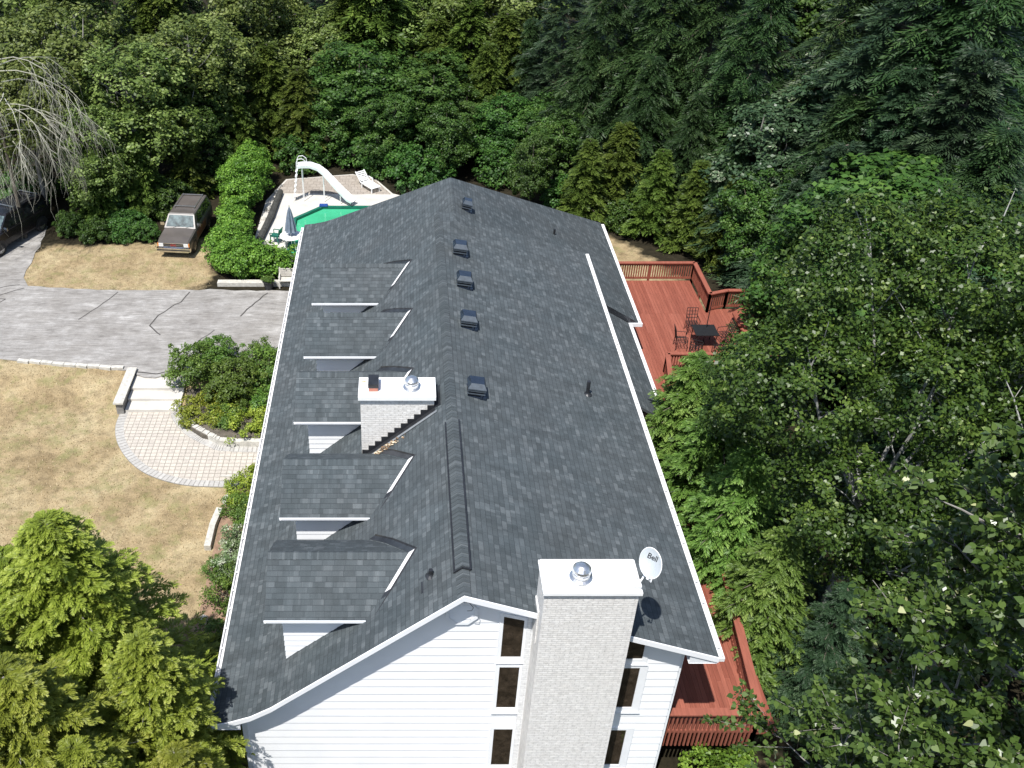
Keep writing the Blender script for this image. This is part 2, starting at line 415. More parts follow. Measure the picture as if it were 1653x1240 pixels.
for i in range(len(outer) - 1):
    d = math.dist(outer[i], outer[i + 1]); d2 = math.dist(inner[i], inner[i + 1])
    q = lambda p: (p[0], p[1], PZ)
    mb.poly([q(outer[i]), q(outer[i + 1]), q(oi_[i + 1]), q(oi_[i])], 1, [(L, 0), (L + d, 0), (L + d, wb_), (L, wb_)])
    mb.poly([q(ii_[i]), q(ii_[i + 1]), q(inner[i + 1]), q(inner[i])], 1, [(L, 0), (L + d2, 0), (L + d2, wb_), (L, wb_)])
    pp = [oi_[i], oi_[i + 1], ii_[i + 1], ii_[i]]
    mb.poly([q(p) for p in pp], 0, [p for p in pp])
    mb.poly([(*outer[i], PZ), (*outer[i], PZ - .2), (*outer[i + 1], PZ - .2), (*outer[i + 1], PZ)], 1)
    L += d
struct(mb.build('path', [M['paver'], M['border']]))
mb = MB()
for k in range(3):
    z = -.46 + .14 * (k + 1); y0 = 33.3 + .62 * k
    mb.box(-12.05, -9.7, y0, 35.5, z - .14, z - (.002 * k), 0)
mb.build('garden_steps', M['concrete'])
tag(C.objects['garden_steps'], 'pale concrete steps leading from the driveway down to the curved paver path', 'steps')
# wall beside the steps: dark block courses under a pale cap
t = thing('garden_wall', (-12.2, 34.4, -.5), 'short stepped block wall with pale cap beside the concrete steps', 'wall')
mb = MB(); mb.box(-12.38, -12.08, 33.2, 35.75, -.6, .1); mb.build('block_courses', M['darkstone'], t)
mb = MB(); mb.box(-12.45, -12.02, 33.1, 35.85, .1, .17); mb.build('wall_cap', M['stone'], t)
# kerb stones along the lawn edge of the driveway
for i in range(9):
    u = i / 9; x = -17.4 + 5.0 * u; y = 36.52 - .62 * u + R.uniform(-.05, .05)
    o = MB().box(-.27, .27, -.1, .1, -.1, .09).xf(Matrix.Rotation(R.uniform(-.12, .12) - .12, 4, 'Z')).build('edging_stone', M['stone']); o.location = (x, y, .03)
    tag(o, 'pale edging stone between dry lawn and driveway, %s of nine counted from the left' % ['first', 'second', 'third', 'fourth', 'fifth', 'sixth', 'seventh', 'eighth', 'ninth'][i], 'stone', 'edging stones along the driveway')
# inner kerb holding up the shrub bed
t = thing('bed_retaining_wall', (-8.5, 32, -.46), 'low curved stone kerb between the paver path and the shrub bed', 'wall')
mb = MB(); ib = inset(inner, outer, -.22)
for i in range(len(inner) - 1):
    a, b, c_, d_ = inner[i], inner[i + 1], ib[i + 1], ib[i]; z1 = -.2 + .02 * sin(i * 2.3)
    mb.poly([(*a, z1), (*b, z1), (*c_, z1), (*d_, z1)]); mb.poly([(*a, -.6), (*b, -.6), (*b, z1), (*a, z1)])
    mb.poly([(*d_, z1), (*c_, z1), (*c_, -.6), (*d_, -.6)])
mb.build('kerb', M['stone'], t)
o = MB().prism([(-7.22, 25.0), (-6.98, 25.0), (-6.98, 26.1), (-6.85, 27.0), (-7.08, 27.05), (-7.2, 26.2)], -.6, -.25).build('border_stone', M['stone'])
tag(o, 'long pale curved stone edging at the right side of the dry lawn', 'stone edging')
o = MB().prism([(-7.25, 29.0), (-5, 29.0), (-5, 29.1), (-7.25, 29.1)], -.6, -.4).build('paver_threshold', M['stone']); struct(o)
for x, y, w in [(-6.75, 27.65, .22), (-6.7, 21.7, .17), (-6.3, 25.0, .12)]:
    mb = MB(); mb.lathe((0, 0, 0), [(w, 0), (w * 1.1, w * .4), (w * .75, w * .9), (0.01, w)], 7)
    o = mb.build('white_rock', M['plastic' if w < 0 else 'stone']); o.location = (x, y, -.5); o.scale = (1, 1.3, 1)
    tag(o, {.22: 'largest white rock between two green shrubs near the path end', .17: 'white rock below the round bright green shrub', .12: 'small rock in the soil under the white flowering bush'}[w], 'rock')
o = MB().prism([(-6.9, 20.5), (-4.2, 20.5), (-4.2, 28.3), (-6.9, 28.3)], -.6, -.47).build('garden_soil', noisy('reddish_soil', (.23, .15, .10), .3, 4, .95, 0, .02, 20)); struct(o)
o = MB().prism([(-9.3, 32.3), (-8.4, 31.5), (-7.3, 31.1), (-4.3, 31.1), (-4.3, 36.3), (-9.8, 36.3)], -.6, -.24).build('shrub_bed_soil', M['bark']); struct(o)

# ------------------------------------------------------------ the house
H = thing('house', (1.3, 27, 0), 'long white sided house with charcoal shingle roof, five dormers and two painted brick chimneys', 'house')
YN = 15.08
prof = [(-4.95, 3.20), (-4.45, 3.33), (-3.9, 3.56), (-3.35, 3.93), (1.41, 8.05), (7.65, 5.88)]
def arclen(p):
    L = [0]
    for a, b in zip(p, p[1:]): L.append(L[-1] + math.dist(a, b))
    return L
# near block roof slab; far edge runs diagonally back on the left
def farY(x):
    return 34.0 + (x + 4.95) / 6.36 * 1.4 if x < 1.41 else 35.4 + (x - 1.41) / 6.24 * .6
mb = MB(); AL = arclen(prof)
TH = .14
for (a, b, la, lb) in zip(prof, prof[1:], AL, AL[1:]):
    steps = [YN] + [YN + k for k in range(2, 20, 2)]
    for i in range(len(steps)):
        y0 = steps[i]; ya = yb = None
        if i + 1 < len(steps): ya = yb = steps[i + 1]
        else: ya, yb = farY(a[0]), farY(b[0])
        v0, v1 = (la, lb) if b[0] <= 1.5 else (40 - la, 40 - lb)
        mb.poly([(a[0], y0, a[1]), (b[0], y0, b[1]), (b[0], yb, b[1]), (a[0], ya, a[1])], 0, [(y0, v0), (y0, v1), (yb, v1), (ya, v0)])
    mb.poly([(a[0], YN, a[1] - TH), (b[0], YN, b[1] - TH), (b[0], farY(b[0]), b[1] - TH), (a[0], farY(a[0]), a[1] - TH)][::-1], 1)
    mb.poly([(a[0], farY(a[0]), a[1] - TH), (a[0], farY(a[0]), a[1]), (b[0], farY(b[0]), b[1]), (b[0], farY(b[0]), b[1] - TH)], 0)
for x, z in (prof[0], prof[-1]):
    mb.poly([(x, YN, z - TH), (x, YN, z), (x, farY(x), z), (x, farY(x), z - TH)], 1)
ms = mb
roof = mb.build('roof', [M['shingle'], M['soffit']], H)
# rake boards on the near gable, broken by the chimney
def ztop(x):
    for a, b in zip(prof, prof[1:]):
        if a[0] <= x <= b[0]: return a[1] + (b[1] - a[1]) * (x - a[0]) / (b[0] - a[0])
    return prof[-1][1]
def rake(pts, name):
    mb = MB()
    for a, b in zip(pts, pts[1:]):
        za, zb = ztop(a), ztop(b); e = .012
        for (y0, y1, d0, d1) in ((YN - .035, YN - .003, .15, -.012),):
            mb.poly([(a, y0, za - d0), (b, y0, zb - d0), (b, y0, zb - d1), (a, y0, za - d1)])
            mb.poly([(a, y1, za - d1), (a, y0, za - d1), (b, y0, zb - d1), (b, y1, zb - d1)][::-1])
            mb.poly([(a, y1, za - d0), (b, y1, zb - d0), (b, y0, zb - d0), (a, y0, za - d0)])
            mb.poly([(a, y1, za - d0), (a, y1, za - d1), (b, y1, zb - d1), (b, y1, zb - d0)])
    for x, s_ in ((pts[0], 1), (pts[-1], -1)):
        z = ztop(x); mb.poly([(x, YN - .035, z - .15), (x, YN - .035, z + .012), (x, YN - .003, z + .012), (x, YN - .003, z - .15)][::s_])
    return mb.build(name, M['white'], H)
rake([-4.95, -4.45, -3.9, -3.35, 1.41, 3.12], 'rake_board'); rake([5.28, 7.65], 'rake_board')
# shingle drip-edge line above rake: ridge cap
def ridge_cap(y0, y1, x=1.41, z=8.05, up=.03, half=.16, sl=.892, sr=.349, exp=.143, name='ridge_cap', axis='y'):
    mb = MB(); n = int((y1 - y0) / exp)
    for i in range(n):
        a = y0 + i * exp; b = a + exp + .02; h0 = up + .012; h1 = up - .004; tn = R.random()
        uvs = [(i * .29 + .02, .03), (i * .29 + .25, .03), (i * .29 + .25, .12), (i * .29 + .02, .12)]
        for sx, s_ in ((-1, sl), (1, sr)):
            p = [(x, a, z + h0), (x, b, z + h1), (x + sx * half, b, z + h1 - s_ * half), (x + sx * half, a, z + h0 - s_ * half)]
            mb.poly(p if sx < 0 else p[::-1], 0, uvs)
            mb.poly([(x, a, z + h0), (x + sx * half, a, z + h0 - s_ * half), (x + sx * half, a, z - s_ * half), (x, a, z)][::sx], 0, uvs)
    o = mb.build(name, M['shingle'], H); return o
ridge_cap(YN, 15.95, up=.012); ridge_cap(21.7, 35.35, half=.15, up=.012)
ridge_cap(15.95, 21.7, up=.085, half=.17)
mb = MB()
for x, s_, w in ((1.41 - .19, .892, .02), (1.41 + .19, .349, .025)):
    d = abs(x - 1.41); z = 8.05 - s_ * d
    mb.box(x - w, x + w, 15.93, 21.72, z - .02, z + .065)
mb.bar((1.41, 15.92, 8.09), (1.22, 15.92, 7.93), .03, .06); mb.bar((1.41, 15.92, 8.09), (1.6, 15.92, 8.03), .03, .06)
mb.build('ridge_vent', M['dark'], H)
# far block: hip roof
A = (2.05, 35.0, 8.05); B = (2.05, 38.8, 8.05); eL, eR, yE = (-4.95, 3.25), (9.95, 3.38), 44.0
def uvp(ps, slope): return [(p[1], math.hypot(p[0] - 2.05, p[2] - 8.05)) for p in ps]
mb = MB()
wp = [(-4.95, 3.20), (-4.45, 3.33), (-3.9, 3.56), (-3.35, 3.93), (2.05, 8.05)]
def hipy(z): return 38.8 + (8.05 - z) / .9029
for a, b in zip(wp, wp[1:]):
    pl = [(a[0], 33.6 + (a[0] + 4.95) * .2, a[1] - .012), (b[0], 33.6 + (b[0] + 4.95) * .2, b[1] - (.012 if b[0] < 2 else 0)), (b[0], hipy(b[1]), b[1]), (a[0], hipy(a[1]), a[1])]
    mb.poly(pl, 0, [(p[1], 30 - math.hypot(p[0] - 2.05, p[2] - 8.05)) for p in pl])
pr_ = [(2.05, 34.6, 8.05), (eR[0], 34.45, eR[1]), (eR[0], yE, eR[1]), B]
mb.poly(pr_, 0, [(p[1], 30 - math.hypot(p[0] - 2.05, p[2] - 8.05)) for p in pr_])
pf = [(x_, hipy(z_), z_) for x_, z_ in wp] + [(eR[0], yE, eR[1])]
mb.poly(pf, 0, [(p[0], 30 - math.hypot(p[1] - 38.8, p[2] - 8.05)) for p in pf])
# small facet easing the near roof into the far block
zz = lambda x: 8.05 - .349 * (x - 1.41)
fc = [(1.41, 33.7, 8.055), (3.05, 33.9, zz(3.05) + .004), (3.05, 34.6, zz(3.05) + .012), (2.05, 34.62, 8.056)]
mb.poly(fc, 0, [(p[1], p[0]) for p in fc])
fc = [(1.41, 33.7, 8.055), (2.05, 34.62, 8.056), (2.05, 35.3, 8.056), (1.38, 35.38, 8.03)]
mb.poly(fc, 0, [(p[1], p[0]) for p in fc])
mb.poly([(eL[0], 33.6, eL[1] - .12), (eR[0], 34.45, eR[1] - .12), (eR[0], yE, eR[1] - .12), (eL[0], yE, eL[1] - .12)][::-1], 1)
mb.poly([(eR[0], 34.45, eR[1] - .12), (eR[0], yE, eR[1] - .12), (eR[0], yE, eR[1]), (eR[0], 34.45, eR[1])], 1)
mb.poly([(6.6, 34.45, 3.26), (eR[0], 34.45, eR[1] - .12), (eR[0], 34.45, eR[1]), (6.6, 34.45, 5.35)], 2)
mb.build('wing_roof', [M['shingle'], M['soffit'], M['flash']], H)
# porch roof along the back of the main block
mb = MB()
pp = [(6.9, 27.8, 4.95), (9.5, 27.8, 3.42), (9.5, 34.4, 3.42), (6.9, 34.4, 4.95)]
mb.poly(pp, 0, [(p[1], 50 - p[0] * 1.16) for p in pp]); mb.poly([(p[0], p[1], p[2] - .12) for p in pp][::-1], 1)
mb.poly([(9.5, 27.8, 3.3), (9.5, 34.35, 3.3), (9.5, 34.35, 3.42), (9.5, 27.8, 3.42)], 1); mb.poly([(6.9, 27.8, 4.83), (9.5, 27.8, 3.3), (9.5, 27.8, 3.42), (6.9, 27.8, 4.95)], 0)
mb.build('porch_roof', [M['shingle'], M['soffit']], H)

# gutters with strap ticks
def gutter(x, y0, y1, z, side, name='gutter'):
    mb = MB(); w = .13; t = .022
    xo = x + side * w
    def bx(xa, xb, *r): mb.box(min(xa, xb), max(xa, xb), *r)
    bx(xo, xo - side * .03, y0, y1, z - .11, z + .01)
    bx(x, x + side * t, y0, y1, z - .11, z - .008)
    bx(x + side * t, xo - side * .03, y0, y1, z - .11, z - .09)
    bx(x, xo, y0 - .02, y0, z - .11, z + .01); bx(x, xo, y1, y1 + .02, z - .11, z + .01)
    y = y0 + .3
    while y < y1: bx(x + side * t, xo - side * .03, y, y + .045, z - .005, z + .004); y += .72
    return mb.build(name, M['gutter'], H)
gutter(-4.97, 15.1, 43.9, 3.16, -1); gutter(7.67, 15.1, 35.95, 5.84, 1); gutter(9.97, 34.5, 43.9, 3.34, 1); gutter(9.52, 27.9, 34.3, 3.38, 1)
mb = MB(); mb.box(9.5, 10.1, 34.38, 34.44, 3.24, 3.4); mb.build('wing_end_fascia', M['white'], H)

# gable wall of lapped siding
GY = 15.55
under = lambda x: ztop(x) - .15
WX0, WX1 = -4.2, 6.95
mb = MB(); z = -.7; exp = .305
def xr(z):
    # wall x-range under the roof at height z
    l = WX0
    if z > under(WX0 + .01):
        for a, b in zip(prof, prof[1:4] + [(1.41, 8.05)]):
            if a[1] - .15 <= z <= b[1] - .15: l = max(WX0, a[0] + (z + .15 - a[1]) * (b[0] - a[0]) / (b[1] - a[1]))
    r = WX1
    if z > under(WX1): r = 1.41 + (7.9 - z) / .3478
    return l, r
while z < 7.85:
    z1 = min(z + exp, 7.88); l0, r0 = xr(z); l1, r1 = xr(z1 - .004)
    if r0 > l0 and r1 >= l1:
        mb.poly([(l0, GY - .022, z), (r0, GY - .022, z), (max(r1, l1), GY, z1), (l1, GY, z1)], 0)
        mb.poly([(l0, GY - .022, z), (l0, GY + .0, z), (r0, GY + .0, z), (r0, GY - .022, z)], 0)
        if r0 == WX1: mb.poly([(r0, GY - .022, z), (r0, GY + .05, z), (r0, GY + .05, z1), (r0, GY, z1)], 0)
    z = z1
mb.build('gable_wall', M['siding'], H)
mb = MB()
# side walls (simple laps) and wing walls
def sidewall(x, y0, y1, zt, out):
    z = -.7
    while z < zt:
        z1 = min(z + exp, zt); q = [(x + out * .022, y0, z), (x + out * .022, y1, z), (x, y1, z1), (x, y0, z1)]
        mb.poly(q if out > 0 else q[::-1], 0); z = z1
sidewall(WX0, 15.6, 43.2, 3.1, -1); sidewall(WX1, 15.6, 35.9, 5.95, 1); sidewall(9.1, 35.2, 43.2, 3.5, 1)
mb.poly([(-4.2, 43.2, -.7), (9.1, 43.2, -.7), (9.1, 43.2, 3.4), (-4.2, 43.2, 3.4)][::-1], 0)
mb.poly([(6.95, 35.2, -.7), (9.1, 35.2, -.7), (9.1, 35.2, 3.5), (6.95, 35.2, 4.7)], 0)
mb.build('side_wall', M['siding'], H)
mb = MB(); mb.box(-4.26, -4.12, 15.5, 15.6, -.7, 3.3); mb.build('corner_board', M['white'], H)
mb = MB(); mb.box(6.98, 7.04, 15.6, 15.72, -.6, 5.6); mb.build('downspout', M['white'], H)
# eave return boxes: soffit under the rake and boxed eaves
mb = MB(); mb.poly([(-4.95, YN, 3.0), (-4.2, YN, 3.0), (-4.2, 43, 3.0), (-4.95, 43, 3.0)][::-1]); mb.poly([(6.95, YN, 5.66), (7.65, YN, 5.66), (7.65, 35.9, 5.66), (6.95, 35.9, 5.66)][::-1])
mb.poly([(-4.95, YN + .01, 3.0), (-4.2, YN + .01, 3.0), (-4.2, YN + .01, 3.38), (-4.45, YN + .01, 3.28), (-4.95, YN + .01, 3.16)])
mb.poly([(6.95, YN + .01, 5.66), (7.65, YN + .01, 5.66), (7.65, YN + .01, 5.85), (6.95, YN + .01, 6.1)])
mb.build('soffit', M['soffit'], H)
# brick-clad strips flanking the chimney, windows
mb = MB(); fz = GY - .075
mb.poly([(3.0, fz, -.7), (3.2, fz, -.7), (3.2, fz, 7.2), (3.0, fz, 7.28)], 0, [(3, -.7), (3.2, -.7), (3.2, 7.2), (3, 7.28)])
mb.poly([(3.0, GY, -.7), (3.0, fz, -.7), (3.0, fz, 7.28), (3.0, GY, 7.28)], 0)
mb.build('brick_strip', M['brick2'], H)
def window(x0, x1, z0, ztl, ztr, fl=.09, fr=.09, name='window'):
    f = GY - .05; o_ = MB(); b = .1; sill = .17
    X0, X1 = x0 - fl, x1 + fr; Z0 = z0 - sill
    def q(pts, y0=f, y1=GY):
        n = len(pts); o_.poly([(x, y0, z) for x, z in pts])
        for i in range(n):
            a, c = pts[i], pts[(i + 1) % n]; o_.poly([(a[0], y0, a[1]), (a[0], y1, a[1]), (c[0], y1, c[1]), (c[0], y0, c[1])])
    sl_ = (ztr - ztl) / (x1 - x0)
    q([(X0, Z0), (X1, Z0), (X1, z0), (X0, z0)])
    q([(X0, z0), (x0, z0), (x0, ztl), (X0, ztl - sl_ * fl)]); q([(x1, z0), (X1, z0), (X1, ztr + sl_ * fr), (x1, ztr)])
    q([(X0, ztl - sl_ * fl), (X1, ztr + sl_ * fr), (X1, ztr + sl_ * fr + b), (X0, ztl - sl_ * fl + b)])
    fr_ = o_.build(name, M['white'], H)
    m2 = MB(); m2.poly([(x0, GY - .03, z0), (x1, GY - .03, z0), (x1, GY - .03, ztr), (x0, GY - .03, ztl)]); sub('pane', m2, M['glass'], fr_)
    m3 = MB(); m3.box(X0 - .03, X1 + .03, GY - .085, GY - .052, Z0 - .04, Z0 - .003); sub('sill', m3, M['white'], fr_)
window(2.43, 2.93, 5.36, 6.86, 6.72, .1, .07); window(2.43, 2.93, 3.33, 4.98, 4.98, .1, .07); window(2.43, 2.93, .78, 2.42, 2.42, .1, .07)
window(5.32, 5.96, 5.29, 6.06, 5.84, .05, .13); window(5.32, 5.96, 3.35, 4.95, 4.95, .05, .2); window(5.32, 5.96, .80, 2.38, 2.38, .05, .2)
# octagonal gable vent
mb = MB(); c0 = (1.41, 6.98)
oc = [(c0[0] + .42 * cos(pi / 8 + k * pi / 4), c0[1] + .42 * sin(pi / 8 + k * pi / 4)) for k in range(8)]
oi2 = [(c0[0] + .33 * cos(pi / 8 + k * pi / 4), c0[1] + .33 * sin(pi / 8 + k * pi / 4)) for k in range(8)]
for k in range(8):
    a, b, c_, d_ = oc[k], oc[(k + 1) % 8], oi2[(k + 1) % 8], oi2[k]
    mb.poly([(a[0], GY - .07, a[1]), (b[0], GY - .07, b[1]), (c_[0], GY - .07, c_[1]), (d_[0], GY - .07, d_[1])][::-1])
    mb.poly([(a[0], GY, a[1]), (b[0], GY, b[1]), (b[0], GY - .07, b[1]), (a[0], GY - .07, a[1])])
for k in range(6):
    zc = c0[1] - .27 + k * .108; hw = min(.31, .42 - abs(zc - c0[1]) * .55)
    mb.poly([(c0[0] - hw, GY - .06, zc - .04), (c0[0] + hw, GY - .06, zc - .04), (c0[0] + hw, GY - .03, zc + .05), (c0[0] - hw, GY - .03, zc + .05)])
mb.build('gable_vent', M['white'], H)
mb = MB(); mb.tube([(1.5, YN + .08, 7.78), (1.58, YN + .05, 7.7), (1.64, YN + .03, 7.62), (1.6, YN + .01, 7.54), (1.5, YN + .04, 7.5)], .008, 5); mb.build('loose_wire', M['wire'], H)

# ---- dormers
def dormer(ye, full=True):
    yr, yf = ye + 1.42, ye + 2.84; ze, zr_ = 6.02, 6.95; zk = 6.42; yk = ye + .55   # flared near eave
    xl = -3.45
    xe = -.86; xk = 1.41 - (8.05 - zk) / .8655 + .02; xr_ = 1.41 - (8.05 - zr_) / .8655 + .02
    D = bpy.data.objects.new('dormer', None)
    mb = MB()
    def face(p, rev=False, vs=1):
        dist = lambda q: q[1] if rev else -q[1]
        mb.poly(p, 0, [(q[0], 60 + dist(q) * 1.19) for q in p])
    mz = lambda x: ztop(x) + .02
    for sg in (1, -1):
        Y = lambda y: yr + (y - yr) * sg
        ze, zk = (6.02, 6.42) if sg > 0 else (6.02, 6.42)
        xe, xk = [1.41 - (8.05 - q_) / .8655 + .02 for q_ in (ze, zk)]
        if sg > 0: xe = -.86
        p1 = [(xl, Y(ye), ze), (xe, Y(ye), ze), (xk, Y(yk), zk), (xl, Y(yk), zk)]
        p2 = [(xl, Y(yk), zk), (xk, Y(yk), zk), (xr_, yr, zr_), (xl, yr, zr_)]
        for p in (p1, p2): face(p if sg > 0 else p[::-1], sg < 0)
        # underside
        for p in (p1, p2): mb.poly([(q[0], q[1], q[2] - .1) for q in (p[::-1] if sg > 0 else p)], 1)
    ze, zk, xe = 6.02, 6.42, -.86; xk = 1.41 - (8.05 - zk) / .8655 + .02
    dr = mb.build('dormer_roof', [M['shingle'], M['soffit']], None)
    body = MB()
    # cheek wall near side as laps clipped to the roof line, front wall, far cheek
    yw, xw = ye + .32, -3.06
    z = 3.9
    while z < 6.02:
        z1 = min(z + .2, 6.03)
        def xhit(zq): return min(-.9, 1.41 - (8.05 - zq) / .8655 - .02) if zq > 3.93 else -3.3
        a, b = xhit(z), xhit(z1)
        if b > xw:
            body.poly([(xw - .012, yw - .015, z), (max(a, xw), yw - .015, z), (b, yw, z1), (xw, yw, z1)])
            q = yr * 2 - yw; body.poly([(xw, q + .015, z), (max(a, xw), q + .015, z), (b, q, z1), (xw, q, z1)][::-1])
        body.poly([(xw - .015, yr * 2 - yw, z), (xw - .015, yw, z), (xw, yw, z1), (xw, yr * 2 - yw, z1)])
        z = z1
    body.poly([(xw, yr * 2 - yw, 6.03), (xw, yw, 6.03), (xw, yk, 6.3), (xw, yr, 6.85), (xw, 2 * yr - yk, 6.3)])
    w = body.build('dormer', M['siding'], H)
    dr.parent = w
    mb = MB(); mb.box(xl - .02, xe + .03, ye - .03, ye - .003, ze - .06, ze + .012); sub('eave_board', mb, M['white'], w)
    # soffit strip
    mb = MB(); mb.poly([(xl, ye, ze - .105), (xe, ye, ze - .105), (xe, yw, ze - .105), (xl, yw, ze - .105)][::-1])
    # rake trims on the front
    for a, b in (((ye, ze), (yk, zk)), ((yk, zk), (yr, zr_)), ((2 * yr - ye, 6.02), (2 * yr - yk, 6.42)), ((2 * yr - yk, 6.42), (yr, zr_))):
        mb.bar((xl + .02, a[0], a[1] - .1), (xl + .02, b[0], b[1] - .1), .03, .14)
    sub('rake_trim', mb, M['white'], w)
    # front window on the face towards the lawn
    mb = MB(); mb.box(xw - .06, xw - .02, yr - .5, yr + .5, 4.45, 5.85, 0); mb.box(xw - .07, xw - .062, yr - .42, yr + .42, 4.53, 5.77, 1); sub('window', mb, [M['white'], M['glass']], w)
    # ridge cap shingles
    mb = MB(); x = xl; i = 0
    while x < xr_:
        x1 = min(x + .145, xr_ + .02); h = .016
        uvs = [(i * .29 + .02, .03), (i * .29 + .25, .03), (i * .29 + .25, .12), (i * .29 + .02, .12)]
        for sg in (-1, 1):
            p = [(x, yr, zr_ + h + .014), (x1, yr, zr_ + h), (x1, yr + sg * .15, zr_ + h - .1), (x, yr + sg * .15, zr_ + h + .014 - .1)]
            mb.poly(p[::-sg], 0, uvs)
        mb.poly([(x, yr - .15, zr_ - .11), (x, yr, zr_), (x, yr, zr_ + .03), (x, yr - .15, zr_ - .07)], 0, uvs)
        mb.poly([(x1, yr, zr_ + .03), (x1, yr, zr_), (x1, yr - .15, zr_ - .11), (x1, yr - .15, zr_ - .07)], 0, uvs)
        x = x1; i += 1
    sub('ridge_cap', mb, M['shingle'], w)
    # open metal valleys on both sides; white upper near stretch is a painted reflection
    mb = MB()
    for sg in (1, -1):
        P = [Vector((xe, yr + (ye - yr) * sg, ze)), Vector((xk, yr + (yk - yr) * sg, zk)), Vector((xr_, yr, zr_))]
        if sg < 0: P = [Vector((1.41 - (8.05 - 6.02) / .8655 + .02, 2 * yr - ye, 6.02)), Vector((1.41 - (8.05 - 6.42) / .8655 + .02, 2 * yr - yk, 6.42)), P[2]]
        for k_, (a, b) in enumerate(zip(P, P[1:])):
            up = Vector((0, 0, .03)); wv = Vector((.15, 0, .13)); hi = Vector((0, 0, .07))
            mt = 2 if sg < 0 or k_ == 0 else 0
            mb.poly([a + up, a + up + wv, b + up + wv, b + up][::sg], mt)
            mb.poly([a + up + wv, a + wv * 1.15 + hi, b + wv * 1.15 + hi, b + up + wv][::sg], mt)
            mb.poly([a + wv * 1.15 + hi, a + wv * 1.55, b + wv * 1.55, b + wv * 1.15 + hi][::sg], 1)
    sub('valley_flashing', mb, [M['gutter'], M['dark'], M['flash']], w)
    return w
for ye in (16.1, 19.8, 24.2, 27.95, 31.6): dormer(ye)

# ---- chimneys
def uvbox(mb, x0, x1, y0, y1, z0, z1, mi=0): mb.box(x0, x1, y0, y1, z0, z1, mi)
mb = MB(); uvbox(mb, 3.15, 5.25, 14.65, 15.53, -.7, 8.62)
mb.box(3.12, 3.149, 15.0, 15.5, 6.5, 7.6, 0)
chA = mb.build('chimney', M['brick'], H); chA['label'] = 'tall painted brick chimney on the near gable wall'
mb = MB(); mb.box(3.1, 5.3, 14.56, 15.58, 8.62, 8.70); mb.box(3.14, 5.26, 14.6, 15.54, 8.70, 8.76); mb.box(3.3, 5.1, 14.76, 15.4, 8.76, 8.775)
sub('chimney_cap', mb, M['capwhite'], chA)
def flue(cx, cy, z, r, par, dome=True):
    mb = MB(); mb.lathe((cx, cy, z), [(r * 1.35, 0), (r * 1.3, .03), (r, .06), (r, .16), (r * .95, .17)], 20, 0)
    mb.lathe((cx, cy, z), [(r * .8, .16), (r * .8, .24)], 16, 1)
    mb.lathe((cx, cy, z), [(r * 1.05, .2), (r * 1.08, .235), (r * 1.02, .29), (r * .75, .35), (r * .4, .385), (.005, .395)], 20, 0)
    sub('flue_cap', mb, [M['steel'], M['dark']], par)
flue(3.98, 14.98, 8.77, .2, chA)
mb = MB(); uvbox(mb, -1.25, .93, 22.8, 23.62, 4.9, 7.98)
chB = mb.build('chimney', M['brick'], H); chB['label'] = 'short painted brick chimney rising through the roof between dormers'
mb = MB(); mb.box(-1.31, .98, 22.7, 23.72, 7.98, 8.1); sub('chimney_cap', mb, M['capwhite'], chB)
flue(.27, 23.2, 8.1, .2, chB)
mb = MB(); mb.box(-1.0, -.73, 22.98, 23.1, 8.1, 8.22, 0); mb.box(-1.02, -.71, 22.98, 23.5, 8.221, 8.36, 1); mb.box(-1.0, -.73, 23.36, 23.44, 8.1, 8.24, 0); mb.box(-1.0, -.94, 23.1, 23.36, 8.1, 8.24, 0); mb.box(-.79, -.73, 23.1, 23.36, 8.1, 8.24, 0); mb.box(-.94, -.79, 23.1, 23.36, 8.1, 8.12, 1)
sub('clay_flue', mb, [M['clay'], M['dark']], chB)
mb = MB(); mb.box(-1.02, -.74, 23.14, 23.5, 8.29, 8.31, 0); mb.poly([(-1.1, 23.5, 8.5), (-.55, 23.5, 8.5), (-.72, 23.5, 8.72), (-.9, 23.5, 8.72)], 0)
mb = MB(); mb.poly([(-1.24, 22.84, 8.103), (-1.1, 22.86, 8.103), (-1.07, 22.89, 8.103), (-1.22, 22.88, 8.103)]); mb.poly([(-1.25, 23.46, 8.103), (-1.12, 23.48, 8.103), (-1.08, 23.54, 8.103), (-1.22, 23.51, 8.103)]); mb.poly([(-1.26, 22.84, 8.103), (-1.245, 22.84, 8.103), (-1.25, 23.5, 8.103), (-1.26, 23.4, 8.103)]); sub('rust_stain', mb, M['rust'], chB)
# stepped dark flashing + apron at the chimney foot
mb = MB()
for i in range(11):
    x0 = -1.24 + i * .197; x1 = x0 + .2; zb = max(ztop(x0) - .1, 5.5); zt = ztop(x1) + .12 
    if x1 > .95: x1 = .93
    mb.poly([(x0, 22.785, zb), (x1, 22.785, zb), (x1, 22.785, zt), (x0, 22.785, zt)])
mb.poly([(-1.24, 22.78, ztop(-1.24) + .03), (-1.24, 22.6, ztop(-1.24) + .03), (.95, 22.6, ztop(.95) + .03), (.95, 22.78, ztop(.95) + .03)][::-1], 0)
mb.poly([(-1.1, 22.6, ztop(-1.1) + .035), (-1.1, 22.5, ztop(-1.1) + .035), (1.0, 22.5, ztop(1.0) + .035), (1.0, 22.6, ztop(1.0) + .035)][::-1], 1)
mb.poly([(.94, 22.78, ztop(.94) + .03), (1.12, 22.72, ztop(1.12) + .03), (1.12, 23.75, ztop(1.12) + .03), (.94, 23.65, ztop(.94) + .03)], 0)
sub('step_flashing', mb, [M['dark'], M['leadgrey']], chB)
